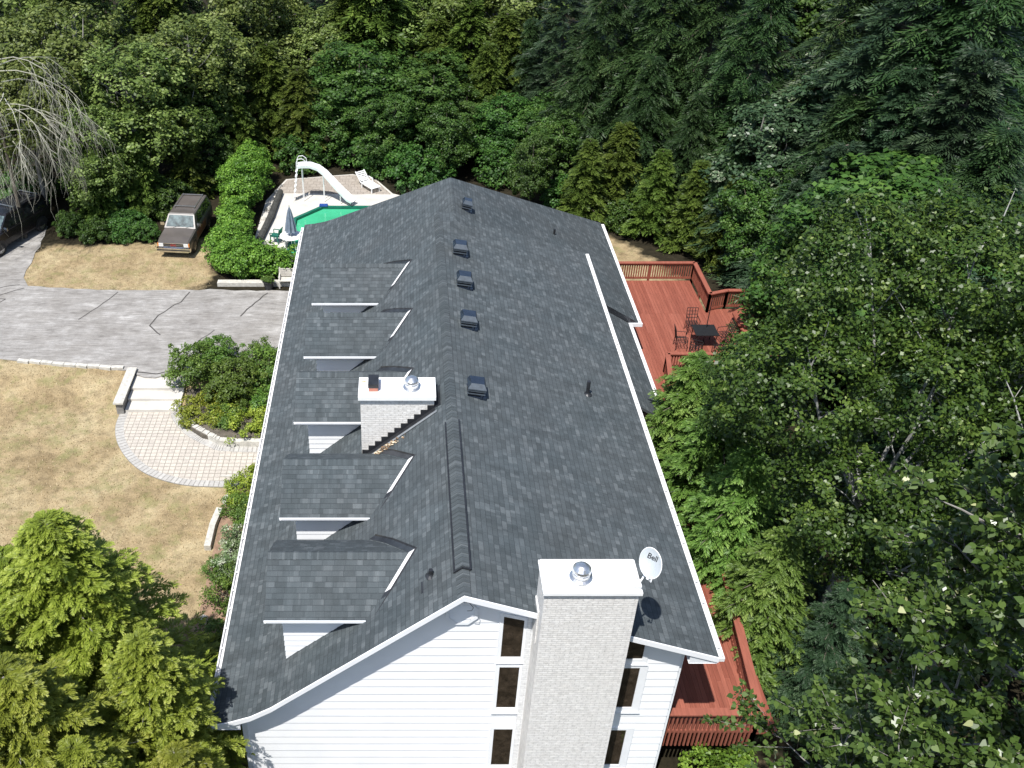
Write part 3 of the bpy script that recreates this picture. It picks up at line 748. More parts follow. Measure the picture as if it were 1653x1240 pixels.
# leaf debris behind dormer four
mb = MB(); r2 = random.Random(5)
for i in range(90):
    x = r2.gauss(-.55, .22); y = 22.62 - .02 + r2.uniform(-.28, -.06); z = ztop(x) + .05; s_ = r2.uniform(.02, .05); a = r2.uniform(0, 6)
    mb.poly([(x + s_ * cos(a), y + s_ * sin(a), z), (x - s_ * sin(a), y + s_ * cos(a), z + .02), (x - s_ * cos(a), y - s_ * sin(a), z + .01), (x + s_ * sin(a), y - s_ * cos(a), z)], r2.choice([0, 0, 1]))
deb = mb.build('leaf_debris', [noisy('dead_leaves', (.16, .10, .055), .4, 9, .9), noisy('pale_twigs', (.5, .42, .3), .2, 9, .9)])
deb['label'] = 'brown leaf debris caught at the foot of the short chimney'; deb['kind'] = 'stuff'; deb['category'] = 'debris'

# ---- roof vents
M['ventfront'] = noisy('sky_glint_vent_front', (.055, .068, .082), .2, 9, .35)  # front slope and ledges painted lighter for the sky they reflect
def roof_vent(x, y, z, w=.56, slope=.349):
    mb = MB(); h = w / 2; k = slope * .45
    tilt = Matrix.Translation((x, y, z)) @ Matrix.Rotation(math.atan(k), 4, 'Y')
    mb.box(-h - .05, h + .05, -h + .02, h + .1, -.10, .03, 0)
    mb.box(-h * .85, h * .85, -h * .8, h * .85, -.08, .30, 1)  # body black to paint in the shade of the louver opening
    z0, z1 = .29, .43
    b = [(-h, -h), (h, -h), (h, h), (-h, h)]; t_ = [(-h * .7, -h * .5), (h * .7, -h * .5), (h * .8, h * .9), (-h * .8, h * .9)]
    for i in range(4):
        j = (i + 1) % 4; mb.poly([(*b[i], z0 + .02), (*b[j], z0 + .02), (*t_[j], z1), (*t_[i], z1)], 2 if i == 0 else 0)
        mb.poly([(*b[i], z0 - .02), (*b[j], z0 - .02), (*b[j], z0 + .02), (*b[i], z0 + .02)], 2 if i == 0 else 0)
    mb.poly([(*p, z1) for p in t_], 0); mb.poly([(*p, z0 - .02) for p in b][::-1], 1)
    mb.box(-h * .98, h * .98, -h * 1.0, -h * .8, .22, .24, 2); mb.box(-h * .98, h * .98, -h * 1.0, -h * .8, .12, .14, 2); mb.box(h * .5, h * .72, -h * 1.0, -h * .8, -.08, .12, 0)
    mb.xf(tilt); return mb.build('roof_vent', [M['ventblue'], M['dark'], M['ventfront']], H)
for x, y, z in [(2.17, 23.35, 7.8), (2.15, 27.2, 7.8), (2.15, 29.9, 7.8), (2.12, 32.3, 7.81)]: roof_vent(x, y, z)
roof_vent(2.58, 36.3, 7.73, .42, .6)
mb = MB(); mb.tube([(.68, 16.3, 7.3), (.68, 16.3, 7.62)], .055, 10, 0); mb.lathe((.68, 16.3, 7.41), [(.14, 0), (.08, .06), (.06, .1)], 12, 0)
mb.box(.45, .55, 15.9, 16.25, 7.23, 7.25); mb.build('vent_pipe', M['dark'], H)
mb = MB(); mb.tube([(5.97, 25.1, 6.4), (5.97, 25.1, 6.98)], .06, 10, 0); mb.lathe((5.97, 25.1, 6.46), [(.15, 0), (.09, .06), (.07, .1)], 12, 0); mb.build('vent_pipe', M['dark'], H)
mb = MB(); mb.tube([(6.8, 39.0, 5.2), (6.8, 39.0, 5.5)], .05, 8, 0); mb.build('vent_pipe', M['dark'], H)

# ---- satellite dish
t = thing('satellite_dish', (5.2, 14.85, 8.5), 'white oval satellite dish clamped to the near chimney cap', 'satellite dish')
dn = Vector((-.50, -.55, .62)).normalized(); dc = Vector((5.42, 14.85, 9.35))
sx_ = dn.cross(Vector((0, 0, 1))).normalized() * -1; sy_ = dn.cross(sx_) * 1
if sy_.z < 0: sy_ = -sy_
sx_ = sy_.cross(dn)
_c, _s = cos(.6), sin(.6); sx_, sy_ = sx_ * _c + sy_ * _s, sy_ * _c - sx_ * _s
mb = MB(); rx, ry = .245, .335; n = 36
def dp(r, a, off=0): return dc + sx_ * (rx * r * cos(a)) + sy_ * (ry * r * sin(a)) + dn * (.06 * r * r - .06 + off)
for rr0, rr1 in ((0.001, .35), (.35, .7), (.7, 1)):
    for k in range(n):
        a0, a1 = 2 * pi * k / n, 2 * pi * (k + 1) / n
        mb.poly([dp(rr0, a0), dp(rr0, a1), dp(rr1, a1), dp(rr1, a0)][::-1], 0, smooth=True); mb.poly([dp(rr0, a0, -.015), dp(rr1, a0, -.015), dp(rr1, a1, -.015), dp(rr0, a1, -.015)][::-1], 0, smooth=True)
for k in range(n):
    a0, a1 = 2 * pi * k / n, 2 * pi * (k + 1) / n; mb.poly([dp(1, a0), dp(1, a1), dp(1.04, a1, -.015), dp(1.04, a0, -.015)], 1); mb.poly([dp(1.04, a0, -.015), dp(1.04, a1, -.015), dp(1, a1, -.015), dp(1, a0, -.015)], 1)
mb.build('reflector', [noisy('dish_paint', (.35, .38, .40), .04, 5, .4), M['white']], t)
fc_ = bpy.data.curves.new('lettering', 'FONT'); fc_.body = 'Bell'; fc_.size = .17; fc_.extrude = .001; fc_.offset = .003; fc_.align_x = 'CENTER'
fo = bpy.data.objects.new('lettering_source', fc_); C.objects.link(fo)
mtx = Matrix((( sx_.x, sy_.x, dn.x, 0), (sx_.y, sy_.y, dn.y, 0), (sx_.z, sy_.z, dn.z, 0), (0, 0, 0, 1)))
bpy.context.view_layer.update()
lm = bpy.data.meshes.new_from_object(fo); bpy.data.objects.remove(fo)
lm.transform(Matrix.Translation((.03, .07, 0)) @ Matrix.Rotation(-.55, 4, 'Z'))
for v_ in lm.vertices:
    a_, b_ = v_.co.x, v_.co.y; v_.co = dc + sx_ * a_ + sy_ * b_ + dn * (.06 * ((a_ / rx) ** 2 + (b_ / ry) ** 2) - .06 + .006 + v_.co.z)
lm.materials.clear(); lm.materials.append(M['dark']); lo = bpy.data.objects.new('lettering', lm); C.objects.link(lo); lo.parent = t; lo.location = Vector((0, 0, 0)) - Vector(base_of(t))
mb = MB(); mb.tube([(5.2, 14.72, 8.83), (5.3, 14.8, 8.92), dc - dn * .1], .022, 8); mb.tube([dc - sy_ * .3, dc - sy_ * .42 + dn * .16, dc - sy_ * .34 + dn * .36], .014, 6); mb.build('arm', M['white'], t)
mb = MB(); mb.box(5.08, 5.26, 14.62, 14.82, 8.78, 8.86); mb.box(5.1, 5.2, 14.85, 14.95, 8.78, 8.95); mb.build('bracket', M['white'], t)
mb = MB(); e = dc - sy_ * .34 + dn * .36; mb.tube([e, e - dn * .09 + sy_ * .03], [.03, .02], 8); mb.build('receiver', M['white'], t)

# ------------------------------------------------------------ deck
DZ = 1.65
D = thing('deck', (10, 30, 0), 'red stained wooden deck wrapping the right side of the house with railings', 'deck')
rd = random.Random(3)
def boards(name, x0, x1, y0, y1, z=DZ, w=.138, axis='y'):
    mb = MB(); x = x0
    while x < x1 - .02:
        xa = min(x + w - .006, x1); cuts = [y0]
        y = y0 + rd.uniform(1.5, 4.9)
        while y < y1 - 1: cuts.append(y); y += 4.9
        cuts.append(y1)
        for a, b in zip(cuts, cuts[1:]): mb.box(x, xa, a, b - .005, z - .04, z, 0, rd.random() ** 1.3)
        x += w
    return mb.build(name, M['deck'], D)
boards('floor_boards', 7.0, 10.3, 16.0, 32.9); boards('floor_boards', 7.0, 14.2, 32.9, 38.1); boards('floor_boards', 7.0, 14.05, 38.1, 41.2); boards('floor_boards', 14.2, 17.5, 34.5, 38.5); boards('floor_boards', 10.3, 11.05, 29.2, 32.9)
mb = MB(); mb.box(6.97, 10.28, 16.05, 32.9, DZ - .24, DZ - .045, 0, .1); mb.box(6.97, 14.0, 32.9, 41.15, DZ - .24, DZ - .045, 0, .1); mb.box(14.0, 17.4, 34.6, 38.4, DZ - .24, DZ - .045, 0, .1); mb.build('joist_frame', M['deck'], D)
def railing(p, q, zc=DZ + .93, low=DZ - .0, cap_w=.2, sp=.115, bw=.05, inner=True, drop=None):
    a = Vector((p[0], p[1], 0)); b = Vector((q[0], q[1], 0)); d = b - a; L = d.length; u = d / L; nrm = Vector((-u.y, u.x, 0))
    mb = MB(); mb.bar((*p, zc), (*q, zc), cap_w, .045, 0, .75)
    rail = mb.build('railing', M['deck'], D)
    mb = MB()
    zb = low + .06 if drop is None else drop
    n = int(L / sp)
    for i in range(n + 1):
        c = a + u * (i * sp); mb.bar((c.x, c.y, zb), (c.x, c.y, zc - .02), bw, bw, 0, rd.random())
    sub('baluster_row', mb, M['deck'], rail)
    for zq in (zc - .09, low + .1): mb = MB(); mb.bar((*p, zq), (*q, zq), .045, .1, 0, .45); sub('cross_rail', mb, M['deck'], rail)
    n = max(1, round(L / 1.9))
    for i in range(n + 1):
        c = a + u * (L * i / n); mb = MB(); mb.box(c.x - .05, c.x + .05, c.y - .05, c.y + .05, -.7, zc - .02, 0, .3); sub('post', mb, M['deck'], rail)
    return rail
railing((6.98, 15.92), (9.62, 15.92), cap_w=.24, drop=DZ - .55); railing((9.62, 15.92), (10.15, 22.0), cap_w=.24, sp=.15); railing((10.15, 22.0), (10.35, 29.0), cap_w=.2, sp=.15)
railing((10.35, 29.0), (11.05, 33.35)); railing((11.05, 33.35), (14.5, 33.3), drop=DZ - .3)
railing((9.9, 41.3), (14.15, 41.3)); railing((14.15, 41.3), (14.12, 38.3)); railing((14.12, 38.3), (15.0, 38.62)); railing((15.0, 38.62), (17.5, 38.6))
# octagonal raised platform and solid panels
mb = MB(); oc8 = [(16.35 + 1.45 * cos(pi / 8 + k * pi / 4), 37.0 + 1.3 * sin(pi / 8 + k * pi / 4)) for k in range(8)]
mb.prism(oc8, DZ + .32, DZ + .42, 0); mb.prism([(16.35 + (x - 16.35) * .9, 37 + (y - 37) * .9) for x, y in oc8], DZ, DZ + .32, 0)
o = mb.build('octagonal_platform', M['deck'], D)
mb = MB(); mb.bar((14.9, 35.8, DZ + .62), (15.6, 34.4, DZ + .62), .18, .04, 0, .7); mb.bar((14.9, 35.8, DZ + .3), (15.6, 34.4, DZ + .3), .04, .6, 0, .3); mb.build('privacy_panel', M['deck'], D)
mb = MB(); 
for k in range(5): mb.box(11.2, 13.8, 32.2 - k * .28, 32.5 - k * .28, DZ - .25 - k * .18, DZ - .2 - k * .18, 0, .5)
mb.build('stairs', M['deck'], D)

# patio furniture of dark wrought iron
def iron_chair(loc, rz, label):
    t = thing('patio_chair', loc, label, 'chair', 'wrought iron chairs on the red deck', local=True); t.rotation_euler = (0, 0, rz)
    w = .014
    def B(pairs, name):
        mb = MB()
        for a, b in pairs: mb.tube([a, b], w, 5)
        o = mb.build(name, M['wire']); o.parent = t
    B([((-.24, -.22, .44), (.24, -.22, .44)), ((-.24, .24, .44), (.24, .24, .44)), ((-.24, -.22, .44), (-.24, .24, .44)), ((.24, -.22, .44), (.24, .24, .44))] + [((x, -.22, .44), (x, .24, .44)) for x in (-.12, 0, .12)] + [((-.24, y, .44), (.24, y, .44)) for y in (-.1, .04, .15)], 'seat')
    B([((x, .24, .44), (x * 1.02, .36, 1.05)) for x in (-.24, -.12, 0, .12, .24)] + [((-.24, .24 + .12 * k, .44 + .61 * k), (.24, .24 + .12 * k, .44 + .61 * k)) for k in (.25, .5, .75, 1)], 'backrest')
    for x in (-.24, .24):
        for y in (-.22, .24): B([((x, y, .44), (x * 1.08, y * 1.1, 0))], 'leg')
        B([((x, -.22, .44), (x, -.2, .68)), ((x, -.2, .68), (x, .3, .7))], 'armrest')
iron_chair((12.95, 36.5, DZ), 0, 'dark iron chair with grid back at the far side of the patio table')
iron_chair((12.15, 35.2, DZ), 1.5, 'dark iron armchair on the left of the patio table')
iron_chair((14.1, 35.6, DZ), -1.4, 'dark iron armchair on the right of the patio table')
iron_chair((12.6, 34.5, DZ), 2.7, 'dark iron chair nearest the house side of the deck')
iron_chair((13.7, 34.6, DZ), 3.4, 'dark iron chair nearest the stair railing, partly behind the cedar')
t = thing('patio_table', (13.2, 35.5, DZ), 'dark square iron patio table with an umbrella pole on the red deck', 'table', local=True)
mb = MB(); mb.box(-.5, .5, -.45, .45, .70, .73); mb.build('table_top', M['wire']).parent = t
for x in (-.42, .42):
    for y in (-.38, .38): mb = MB(); mb.tube([(x, y, 0), (x, y, .7)], .02, 6); mb.build('leg', M['wire']).parent = t
mb = MB(); mb.tube([(.1, .2, .0), (.1, .2, 2.1)], .02, 6); mb.build('umbrella_pole', M['dark']).parent = t

# ------------------------------------------------------------ pool area
PD = [(-8.4, 45.6), (1.6, 45.6), (1.6, 53.8), (-.6, 55.0), (-1.7, 57.2), (-3.2, 58.0), (-7.4, 57.2), (-8.3, 54)]
PL = [(-6.4, 51.6), (-4.9, 53.25), (1.4, 53.25), (1.5, 47.2), (.6, 46.2), (-5.2, 46.2), (-6.4, 47.2)]
mb = MB()
# patio ring with hole for the pool
import mathutils.geometry as mg
hp = [Vector((x, y, 0)) for x, y in PD]; hh = [Vector((x, y, 0)) for x, y in PL]
al = hp + hh
for tr in mg.tessellate_polygon([hp, hh]): mb.poly([(al[i].x, al[i].y, .03) for i in tr], 0, [(al[i].x, al[i].y) for i in tr])
struct(mb.build('pool_patio', M['concrete']))
mb = MB(); bk = [(-3.0, 54.9), (-.7, 54.9), (-1.75, 57.1), (-3.2, 57.9), (-7.3, 57.1), (-7.9, 55.1)]
mb.poly([(x, y, .036) for x, y in bk], 0, bk); struct(mb.build('rear_patio', M['pooldeck']))
P_ = thing('swimming_pool', (-2.5, 50, 0), 'swimming pool with bright green liner at the far end of the roof', 'pool')
mb = MB(); n = len(PL)
for i in range(n):
    a, b = PL[i], PL[(i + 1) % n]; mb.poly([(*a, -1.2), (*b, -1.2), (*b, .04), (*a, .04)][::-1], 0); mb.poly([(*a, -1.2), (*b, -1.2), (*b, .04), (*a, .04)], 0)
mb.poly([(x, y, -1.2) for x, y in PL]); mb.build('liner', noisy('green_pool_liner', (.03, .30, .14), .1, 1, .4), P_)
cx_, cy_ = -2.4, 49.7
mb = MB()
for i in range(n):
    a, b = PL[i], PL[(i + 1) % n]
    f = lambda p, k: (cx_ + (p[0] - cx_) * k, cy_ + (p[1] - cy_) * k)
    mb.poly([(*a, .045), (*b, .045), (*f(b, .955), .045), (*f(a, .955), .045)])
    mb.poly([(*f(a, .955), -.1), (*f(b, .955), -.1), (*f(b, .955), .045), (*f(a, .955), .045)])
mb.build('coping', noisy('dark_green_coping', (.012, .12, .08), .15, 3, .4), P_)
wm = noisy('green_pool_water', (.05, .36, .19), .12, .8, .05, 0, .004, 5)
mb = MB(); mb.poly([(x, y, -.12) for x, y in PL]); mb.build('water', wm, P_)
o = MB().box(-5.0, -4.5, 53.05, 53.35, .05, .13).build('skimmer_lid', noisy('blue_plastic', (.02, .06, .25), .1, 4, .4), P_)

# water slide
t = thing('water_slide', (-4.6, 54.1, 0), 'white curved water slide with a tubular ladder beside the pool', 'slide')
mb = MB(); path = [(-6.25, 54.1, 2.16), (-5.95, 54.1, 2.2), (-5.5, 54.08, 2.2), (-5.05, 54.05, 2.05), (-4.7, 54.0, 1.78), (-4.3, 53.9, 1.35), (-3.9, 53.75, .95), (-3.5, 53.55, .6), (-3.2, 53.35, .38), (-2.95, 53.2, .32)]
w = .27; pr2 = None
for i, p in enumerate(path):
    p = Vector(p); d = (Vector(path[min(i + 1, len(path) - 1)]) - Vector(path[max(i - 1, 0)])).normalized(); s_ = Vector((-d.y, d.x, 0)).normalized() * w; up = s_.cross(d).normalized(); up = up if up.z > 0 else -up
    ring = [p - s_ + up * .17, p - s_ * .92 + up * .03, p, p + s_ * .92 + up * .03, p + s_ + up * .17, p + s_ * 1.1 + up * .15, p + s_ * 1.0 - up * .03, p - up * .06, p - s_ * 1.0 - up * .03, p - s_ * 1.1 + up * .15]
    if pr2:
        for k in range(10): mb.poly([pr2[k], pr2[(k + 1) % 10], ring[(k + 1) % 10], ring[k]], 0, smooth=False)
    pr2 = ring
mb.build('chute', M['plastic'], t)
lad = MB()
for y in (53.86, 54.34):
    lad.tube([(-6.65, y, 0), (-6.5, y, .6), (-6.32, y, 1.9), (-6.3, y, 2.5), (-6.2, y, 2.72), (-5.95, y, 2.75), (-5.75, y, 2.6), (-5.7, y, 2.25)], .022, 6)
lad.build('ladder_rail', M['plastic'], t)
for k in range(6):
    z = .3 + k * .32; x = -6.58 + z * .13
    MB().box(x - .06, x + .06, 53.88, 54.32, z, z + .03).build('rung', M['plastic'], t)
mb = MB()
for x, z, y in ((-4.75, 1.72, 54.0), (-3.75, .8, 53.7), (-6.0, 2.1, 54.1)):
    for s_ in (-.2, .2): mb.tube([(x, y + s_ * 1.3, 0), (x, y + s_, z)], .02, 6)
mb.build('support_leg', M['plastic'], t)

# white lounger
def local(name, loc, rz, label, cat, group=None):
    t = thing(name, loc, label, cat, group, local=True); t.rotation_euler = (0, 0, rz); return t
def lp(t, name, mb, m): o = mb.build(name, m); o.parent = t; return o
t = local('pool_lounger', (-2.2, 55.9, .03), -.95, 'white slatted plastic pool lounger with raised back', 'lounger')
mb = MB()
for i in range(9): mb.box(-.25 + i * .14, -.14 + i * .14, -.3, .3, .32, .35)
mb.box(-.3, 1.0, -.33, -.28, .3, .36); mb.box(-.3, 1.0, .28, .33, .3, .36); lp(t, 'seat', mb, M['plastic'])
mb = MB()
for i in range(6):
    a = .05 + i * .12; mb.bar((-.3 - a * .75, -.3, .36 + a * .66), (-.3 - a * .75, .3, .36 + a * .66), .1, .03)
for y in (-.31, .31): mb.bar((-.28, y, .34), (-.3 - .72 * .75, y, .36 + .72 * .66), .05, .05)
lp(t, 'backrest', mb, M['plastic'])
for x in (-.2, .9):
    for y in (-.28, .28): lp(t, 'leg', MB().box(x - .03, x + .03, y - .03, y + .03, 0, .32), M['plastic'])
for y in (-.34, .34): mb = MB(); mb.bar((-.35, y, .56), (.1, y, .56), .06, .03); mb.bar((.08, y, .56), (.12, y, .34), .05, .04); lp(t, 'armrest', mb, M['plastic'])
# green chair
t = local('garden_chair', (-7.1, 48.5, .03), -1.9, 'dark green plastic garden chair by the hedge', 'chair')
lp(t, 'seat', MB().box(-.24, .24, -.24, .24, .40, .44), M['greenplastic'])
mb = MB()
for k in range(7):
    a = -.9 + k * .3; mb.bar((.24 * sin(a), .2 + .1 * cos(a), .42), (.29 * sin(a), .3 + .08 * cos(a), .84 + .06 * cos(a)), .085, .03)
lp(t, 'backrest', mb, M['greenplastic'])
for x in (-.22, .22):
    for y in (-.2, .22): mb = MB(); mb.bar((x, y, .42), (x * 1.15, y * 1.2, 0), .05, .05); lp(t, 'leg', mb, M['greenplastic'])
    mb = MB(); mb.bar((x * 1.2, -.22, .64), (x * 1.2, .28, .66), .06, .03); mb.bar((x * 1.2, -.22, .64), (x, -.2, .42), .05, .03); lp(t, 'armrest', mb, M['greenplastic'])
# closed parasol over a white round table
t = local('garden_table', (-6.15, 47.9, .03), 0, 'round white garden table under the closed parasol', 'table')
mb = MB(); mb.lathe((0, 0, 0), [(.01, .72), (.62, .72), (.64, .70), (.62, .67), (.01, .67)], 20); lp(t, 'table_top', mb, M['plastic'])
for k in range(4): a = k * pi / 2 + .6; mb = MB(); mb.bar((.3 * cos(a), .3 * sin(a), .67), (.5 * cos(a), .5 * sin(a), 0), .06, .05); lp(t, 'leg', mb, M['plastic'])
t = local('parasol', (-6.15, 47.9, .03), 0, 'closed grey blue parasol standing beside the pool', 'parasol')
mb = MB(); n = 16
pf_ = [(.34, .95), (.30, 1.25), (.2, 1.8), (.11, 2.2), (.05, 2.36), (.01, 2.42)]
for (r0, z0), (r1, z1) in zip(pf_, pf_[1:]):
    for k in range(n):
        f0, f1 = (1, .62)[k % 2], (1, .62)[(k + 1) % 2]; a0, a1 = 2 * pi * k / n, 2 * pi * (k + 1) / n
        mb.poly([(r0 * f0 * cos(a0), r0 * f0 * sin(a0), z0), (r0 * f1 * cos(a1), r0 * f1 * sin(a1), z0), (r1 * f1 * cos(a1), r1 * f1 * sin(a1), z1), (r1 * f0 * cos(a0), r1 * f0 * sin(a0), z1)])
lp(t, 'canopy', mb, M['greycanvas']); lp(t, 'pole', MB().tube([(0, 0, 0), (0, 0, 2.5)], .02, 6), M['steel'])
# dark log along the patio edge
lg = MB(); lg.tube([(-7.5, 54.9, .22), (-7.62, 53.2, .2), (-7.7, 51.5, .2), (-7.85, 50.0, .2), (-8.0, 48.5, .2), (-8.05, 47.4, .22)], [.17, .2, .21, .2, .2, .18], 9)
tag(lg.build('fallen_log', M['log']), 'long dark weathered log edging the pool patio', 'log')
for i, (x, y, s_, lb) in enumerate([(-7.75, 55.1, .2, 'pale rock at the far end of the dark log'), (-8.0, 52.7, .22, 'pale rock beside the middle of the dark log'), (-8.15, 51.4, .16, 'small rock left of the dark log'), (-8.2, 46.9, .22, 'pale rock at the near end of the dark log')]):
    mb = MB(); mb.lathe((0, 0, 0), [(s_, 0), (s_ * 1.1, s_ * .5), (s_ * .7, s_), (.01, s_ * 1.05)], 7); o = mb.build('rock', M['stone']); o.location = (x, y, 0); o.rotation_euler = (0, 0, i); tag(o, lb, 'rock')
# low wall, plant pot, bench
tag(MB().box(-9.6, -5.2, 43.5, 43.85, -.1, .22).build('low_wall', M['stone']), 'low pale stone wall under the vine hedge', 'wall')
t = local('plant_pot', (-6.9, 43.25, .02), 0, 'black plastic plant pot beside the white bench', 'plant pot')
lp(t, 'pot', MB().lathe((0, 0, 0), [(.01, 0), (.2, 0), (.27, .42), (.31, .44), (.31, .5), (.27, .5), (.25, .42), (.01, .42)], 16), M['blackplastic'])
t = local('garden_bench', (-5.75, 43.45, .02), 0, 'pale slatted wooden bench half under the left gutter', 'bench')
mb = MB()
for k in range(5): mb.box(-.65, .65, -.2 + k * .095, -.12 + k * .095, .42, .45)
lp(t, 'seat', mb, M['benchwood']); mb = MB()
for k in range(4): mb.bar((-.65, .3 + k * .02, .52 + k * .11), (.65, .3 + k * .02, .52 + k * .11), .03, .08)
lp(t, 'backrest', mb, M['benchwood'])
for x in (-.6, .6): mb = MB(); mb.box(x - .03, x + .03, -.2, -.14, 0, .42); mb.bar((x, .26, 0), (x, .38, .95), .06, .05); mb.box(x - .03, x + .03, -.2, .3, .62, .65); lp(t, 'leg', mb, M['benchwood'])

# ------------------------------------------------------------ vehicles
def wheel(t, x, y, r=.36, w=.22, side=1):
    mb = MB(); n = 20
    prof_ = [(r * .62, -w / 2), (r * .93, -w / 2), (r, -w * .36), (r, w * .36), (r * .93, w / 2), (r * .62, w / 2)]
    for (r0, a0), (r1, a1) in zip(prof_, prof_[1:]):
        for k in range(n):
            c0_, c1_ = 2 * pi * k / n, 2 * pi * (k + 1) / n
            mb.poly([(x + a0, y + r0 * cos(c0_), r + r0 * sin(c0_)), (x + a0, y + r0 * cos(c1_), r + r0 * sin(c1_)), (x + a1, y + r1 * cos(c1_), r + r1 * sin(c1_)), (x + a1, y + r1 * cos(c0_), r + r1 * sin(c0_))], 0, smooth=True)
    wh = mb.build('wheel', M['tyre']); wh.parent = t
    mb = MB()
    for k in range(n):
        c0_, c1_ = 2 * pi * k / n, 2 * pi * (k + 1) / n; q = lambda rr, c, o: (x + side * o, y + rr * cos(c), r + rr * sin(c))
        mb.poly([q(r * .62, c0_, w * .42), q(r * .62, c1_, w * .42), q(r * .5, c1_, w * .36), q(r * .5, c0_, w * .36)])
        if k % 4 != 0: mb.poly([q(r * .5, c0_, w * .34), q(r * .5, c1_, w * .34), q(.02, c1_, w * .4), q(.02, c0_, w * .4)])
    for k in range(n): c0_, c1_ = 2 * pi * k / n, 2 * pi * (k + 1) / n; mb.poly([(x + side * w * .2, y + r * .55 * cos(c0_), r + r * .55 * sin(c0_)), (x + side * w * .2, y + r * .55 * cos(c1_), r + r * .55 * sin(c1_)), (x + side * w * .2, y, r)])
    o = mb.build('rim', M['steel']); o.parent = wh
def vehicle(name, loc, rz, label, cat, body_m, L=4.4, Wd=1.68, zb=.32, belt=1.02, roofz=1.62, hood=1.30, ws_base=-.95, ws_top=-.45, rear=2.05, details=True, wood=None):
    """front faces -Y; y runs from -L/2 to L/2"""
    t = local(name, loc, rz, label, cat); t.scale = (1.08, 1.08, 1.08); hw = Wd / 2; y0, y1 = -L / 2, L / 2
    # lower body as lofted cross sections with rounded shoulders
    sec = [(y0, .42, .80, .93), (y0 + .05, .34, .93, .97), (y0 + .35, zb, .99, 1.0), (ws_base, zb, belt + .02, 1.0), (ws_base + .2, zb, belt + .04, 1.0), (y1 - .12, zb, belt + .04, .99), (y1, .42, belt - .02, .95)]
    mb = MB(); prev = None
    for (y, z0, z1, k) in sec:
        h = hw * k; ring = [(-h + .06, y, z0), (-h, y, z0 + .12), (-h - .012, y, z0 + .38), (-h + .01, y, z1 - .07), (-h + .07, y, z1), (-h * .5, y, z1 + .025), (h * .5, y, z1 + .025), (h - .07, y, z1), (h - .01, y, z1 - .07), (h + .012, y, z0 + .38), (h, y, z0 + .12), (h - .06, y, z0)]
        if prev:
            for i in range(12): mb.poly([prev[i], prev[(i + 1) % 12], ring[(i + 1) % 12], ring[i]][::-1], 0, smooth=False)
        else: mb.poly(ring, 0)
        prev = ring
    mb.poly(prev[::-1], 0)
    body = lp(t, 'body', mb, body_m)
    # greenhouse
    rt = hw * .80; bt = hw * .965; zt = roofz; zk = belt + .03
    mb = MB(); y_b1 = y1 - .06; y_t1 = y1 - .28
    b = [(-bt, ws_base, zk), (bt, ws_base, zk), (bt, y_b1, zk), (-bt, y_b1, zk)]; q = [(-rt, ws_top, zt - .03), (rt, ws_top, zt - .03), (rt, y_t1, zt - .02), (-rt, y_t1, zt - .02)]
    for i in range(4): j = (i + 1) % 4; mb.poly([b[i], b[j], q[j], q[i]], 0)
    ins = .06; r_ = [(-rt + ins, ws_top + ins, zt + .015), (rt - ins, ws_top + ins, zt + .015), (rt - ins, y_t1 - ins, zt + .02), (-rt + ins, y_t1 - ins, zt + .02)]
    for i in range(4): j = (i + 1) % 4; mb.poly([q[i], q[j], r_[j], r_[i]], 0)
    mb.poly(r_, 0); lp(t, 'cabin', mb, body_m)
    def lerp(a, c, k): return tuple(a[i] + (c[i] - a[i]) * k for i in range(3))
    def onquad(i, u, v, off):   # point on greenhouse side i
        j = (i + 1) % 4; p = lerp(lerp(b[i], b[j], u), lerp(q[i], q[j], u), v)
        nn = (Vector(b[j]) - Vector(b[i])).cross(Vector(q[i]) - Vector(b[i])).normalized(); return Vector(p) + nn * off
    def pane(i, u0, u1, v0, v1, m, nm): mbp = MB(); mbp.poly([onquad(i, u0, v0, .008), onquad(i, u1, v0, .008), onquad(i, u1, v1, .008), onquad(i, u0, v1, .008)]); lp(t, nm, mbp, m)
    pane(0, .05, .95, .1, .93, M['carglass'], 'windscreen'); pane(2, .08, .92, .15, .9, M['darkglass'], 'rear_window')
    for u0, u1 in ((.14, .43), (.47, .93)): pane(1, u0, u1, .1, .9, M['darkglass'], 'side_window'); pane(3, 1 - u1, 1 - u0, .1, .9, M['darkglass'], 'side_window')
    for y in (y0 + .78, y1 - .95):
        for s_ in (-1, 1):
            wheel(t, s_ * (hw - .09), y, .35, .22, s_)
            mbp = MB()   # dark arch
            n = 10
            for k in range(n):
                a0, a1 = pi * k / n, pi * (k + 1) / n; X = s_ * (hw + .014)
                mbp.poly([(X, y + .46 * cos(a0), .36 + .46 * sin(a0)), (X, y + .46 * cos(a1), .36 + .46 * sin(a1)), (X, y + .36 * cos(a1), .36 + .36 * sin(a1)), (X, y + .36 * cos(a0), .36 + .36 * sin(a0))])
                mbp.poly([(X, y + .37 * cos(a0), .36 + .37 * sin(a0)), (X, y + .37 * cos(a1), .36 + .37 * sin(a1)), (X, y, .3)])
            lp(t, 'wheel_arch', mbp, M['dark'])
    for s_ in (-1, 1):
        mb = MB(); mb.box(s_ * (hw + .12) - .1, s_ * (hw + .12) + .1, ws_base + .2, ws_base + .28, belt + .08, belt + .24); mb.bar((s_ * (hw - .02), ws_base + .25, belt + .12), (s_ * (hw + .08), ws_base + .24, belt + .14), .04, .04); lp(t, 'side_mirror', mb, M['chrome'])
    mb = MB(); mb.box(-hw - .02, hw + .02, y0 - .12, y0 + .04, .42, .60); mb.box(-hw + .1, hw - .1, y0 - .05, y0 + .02, .34, .42); lp(t, 'bumper', mb, M['chrome'])
    lp(t, 'bumper_strip', MB().box(-hw, hw, y0 - .132, y0 - .121, .47, .53), M['dark'])
    mb = MB(); mb.box(-hw * .58, hw * .58, y0 - .03, y0 - .002, .64, .82)
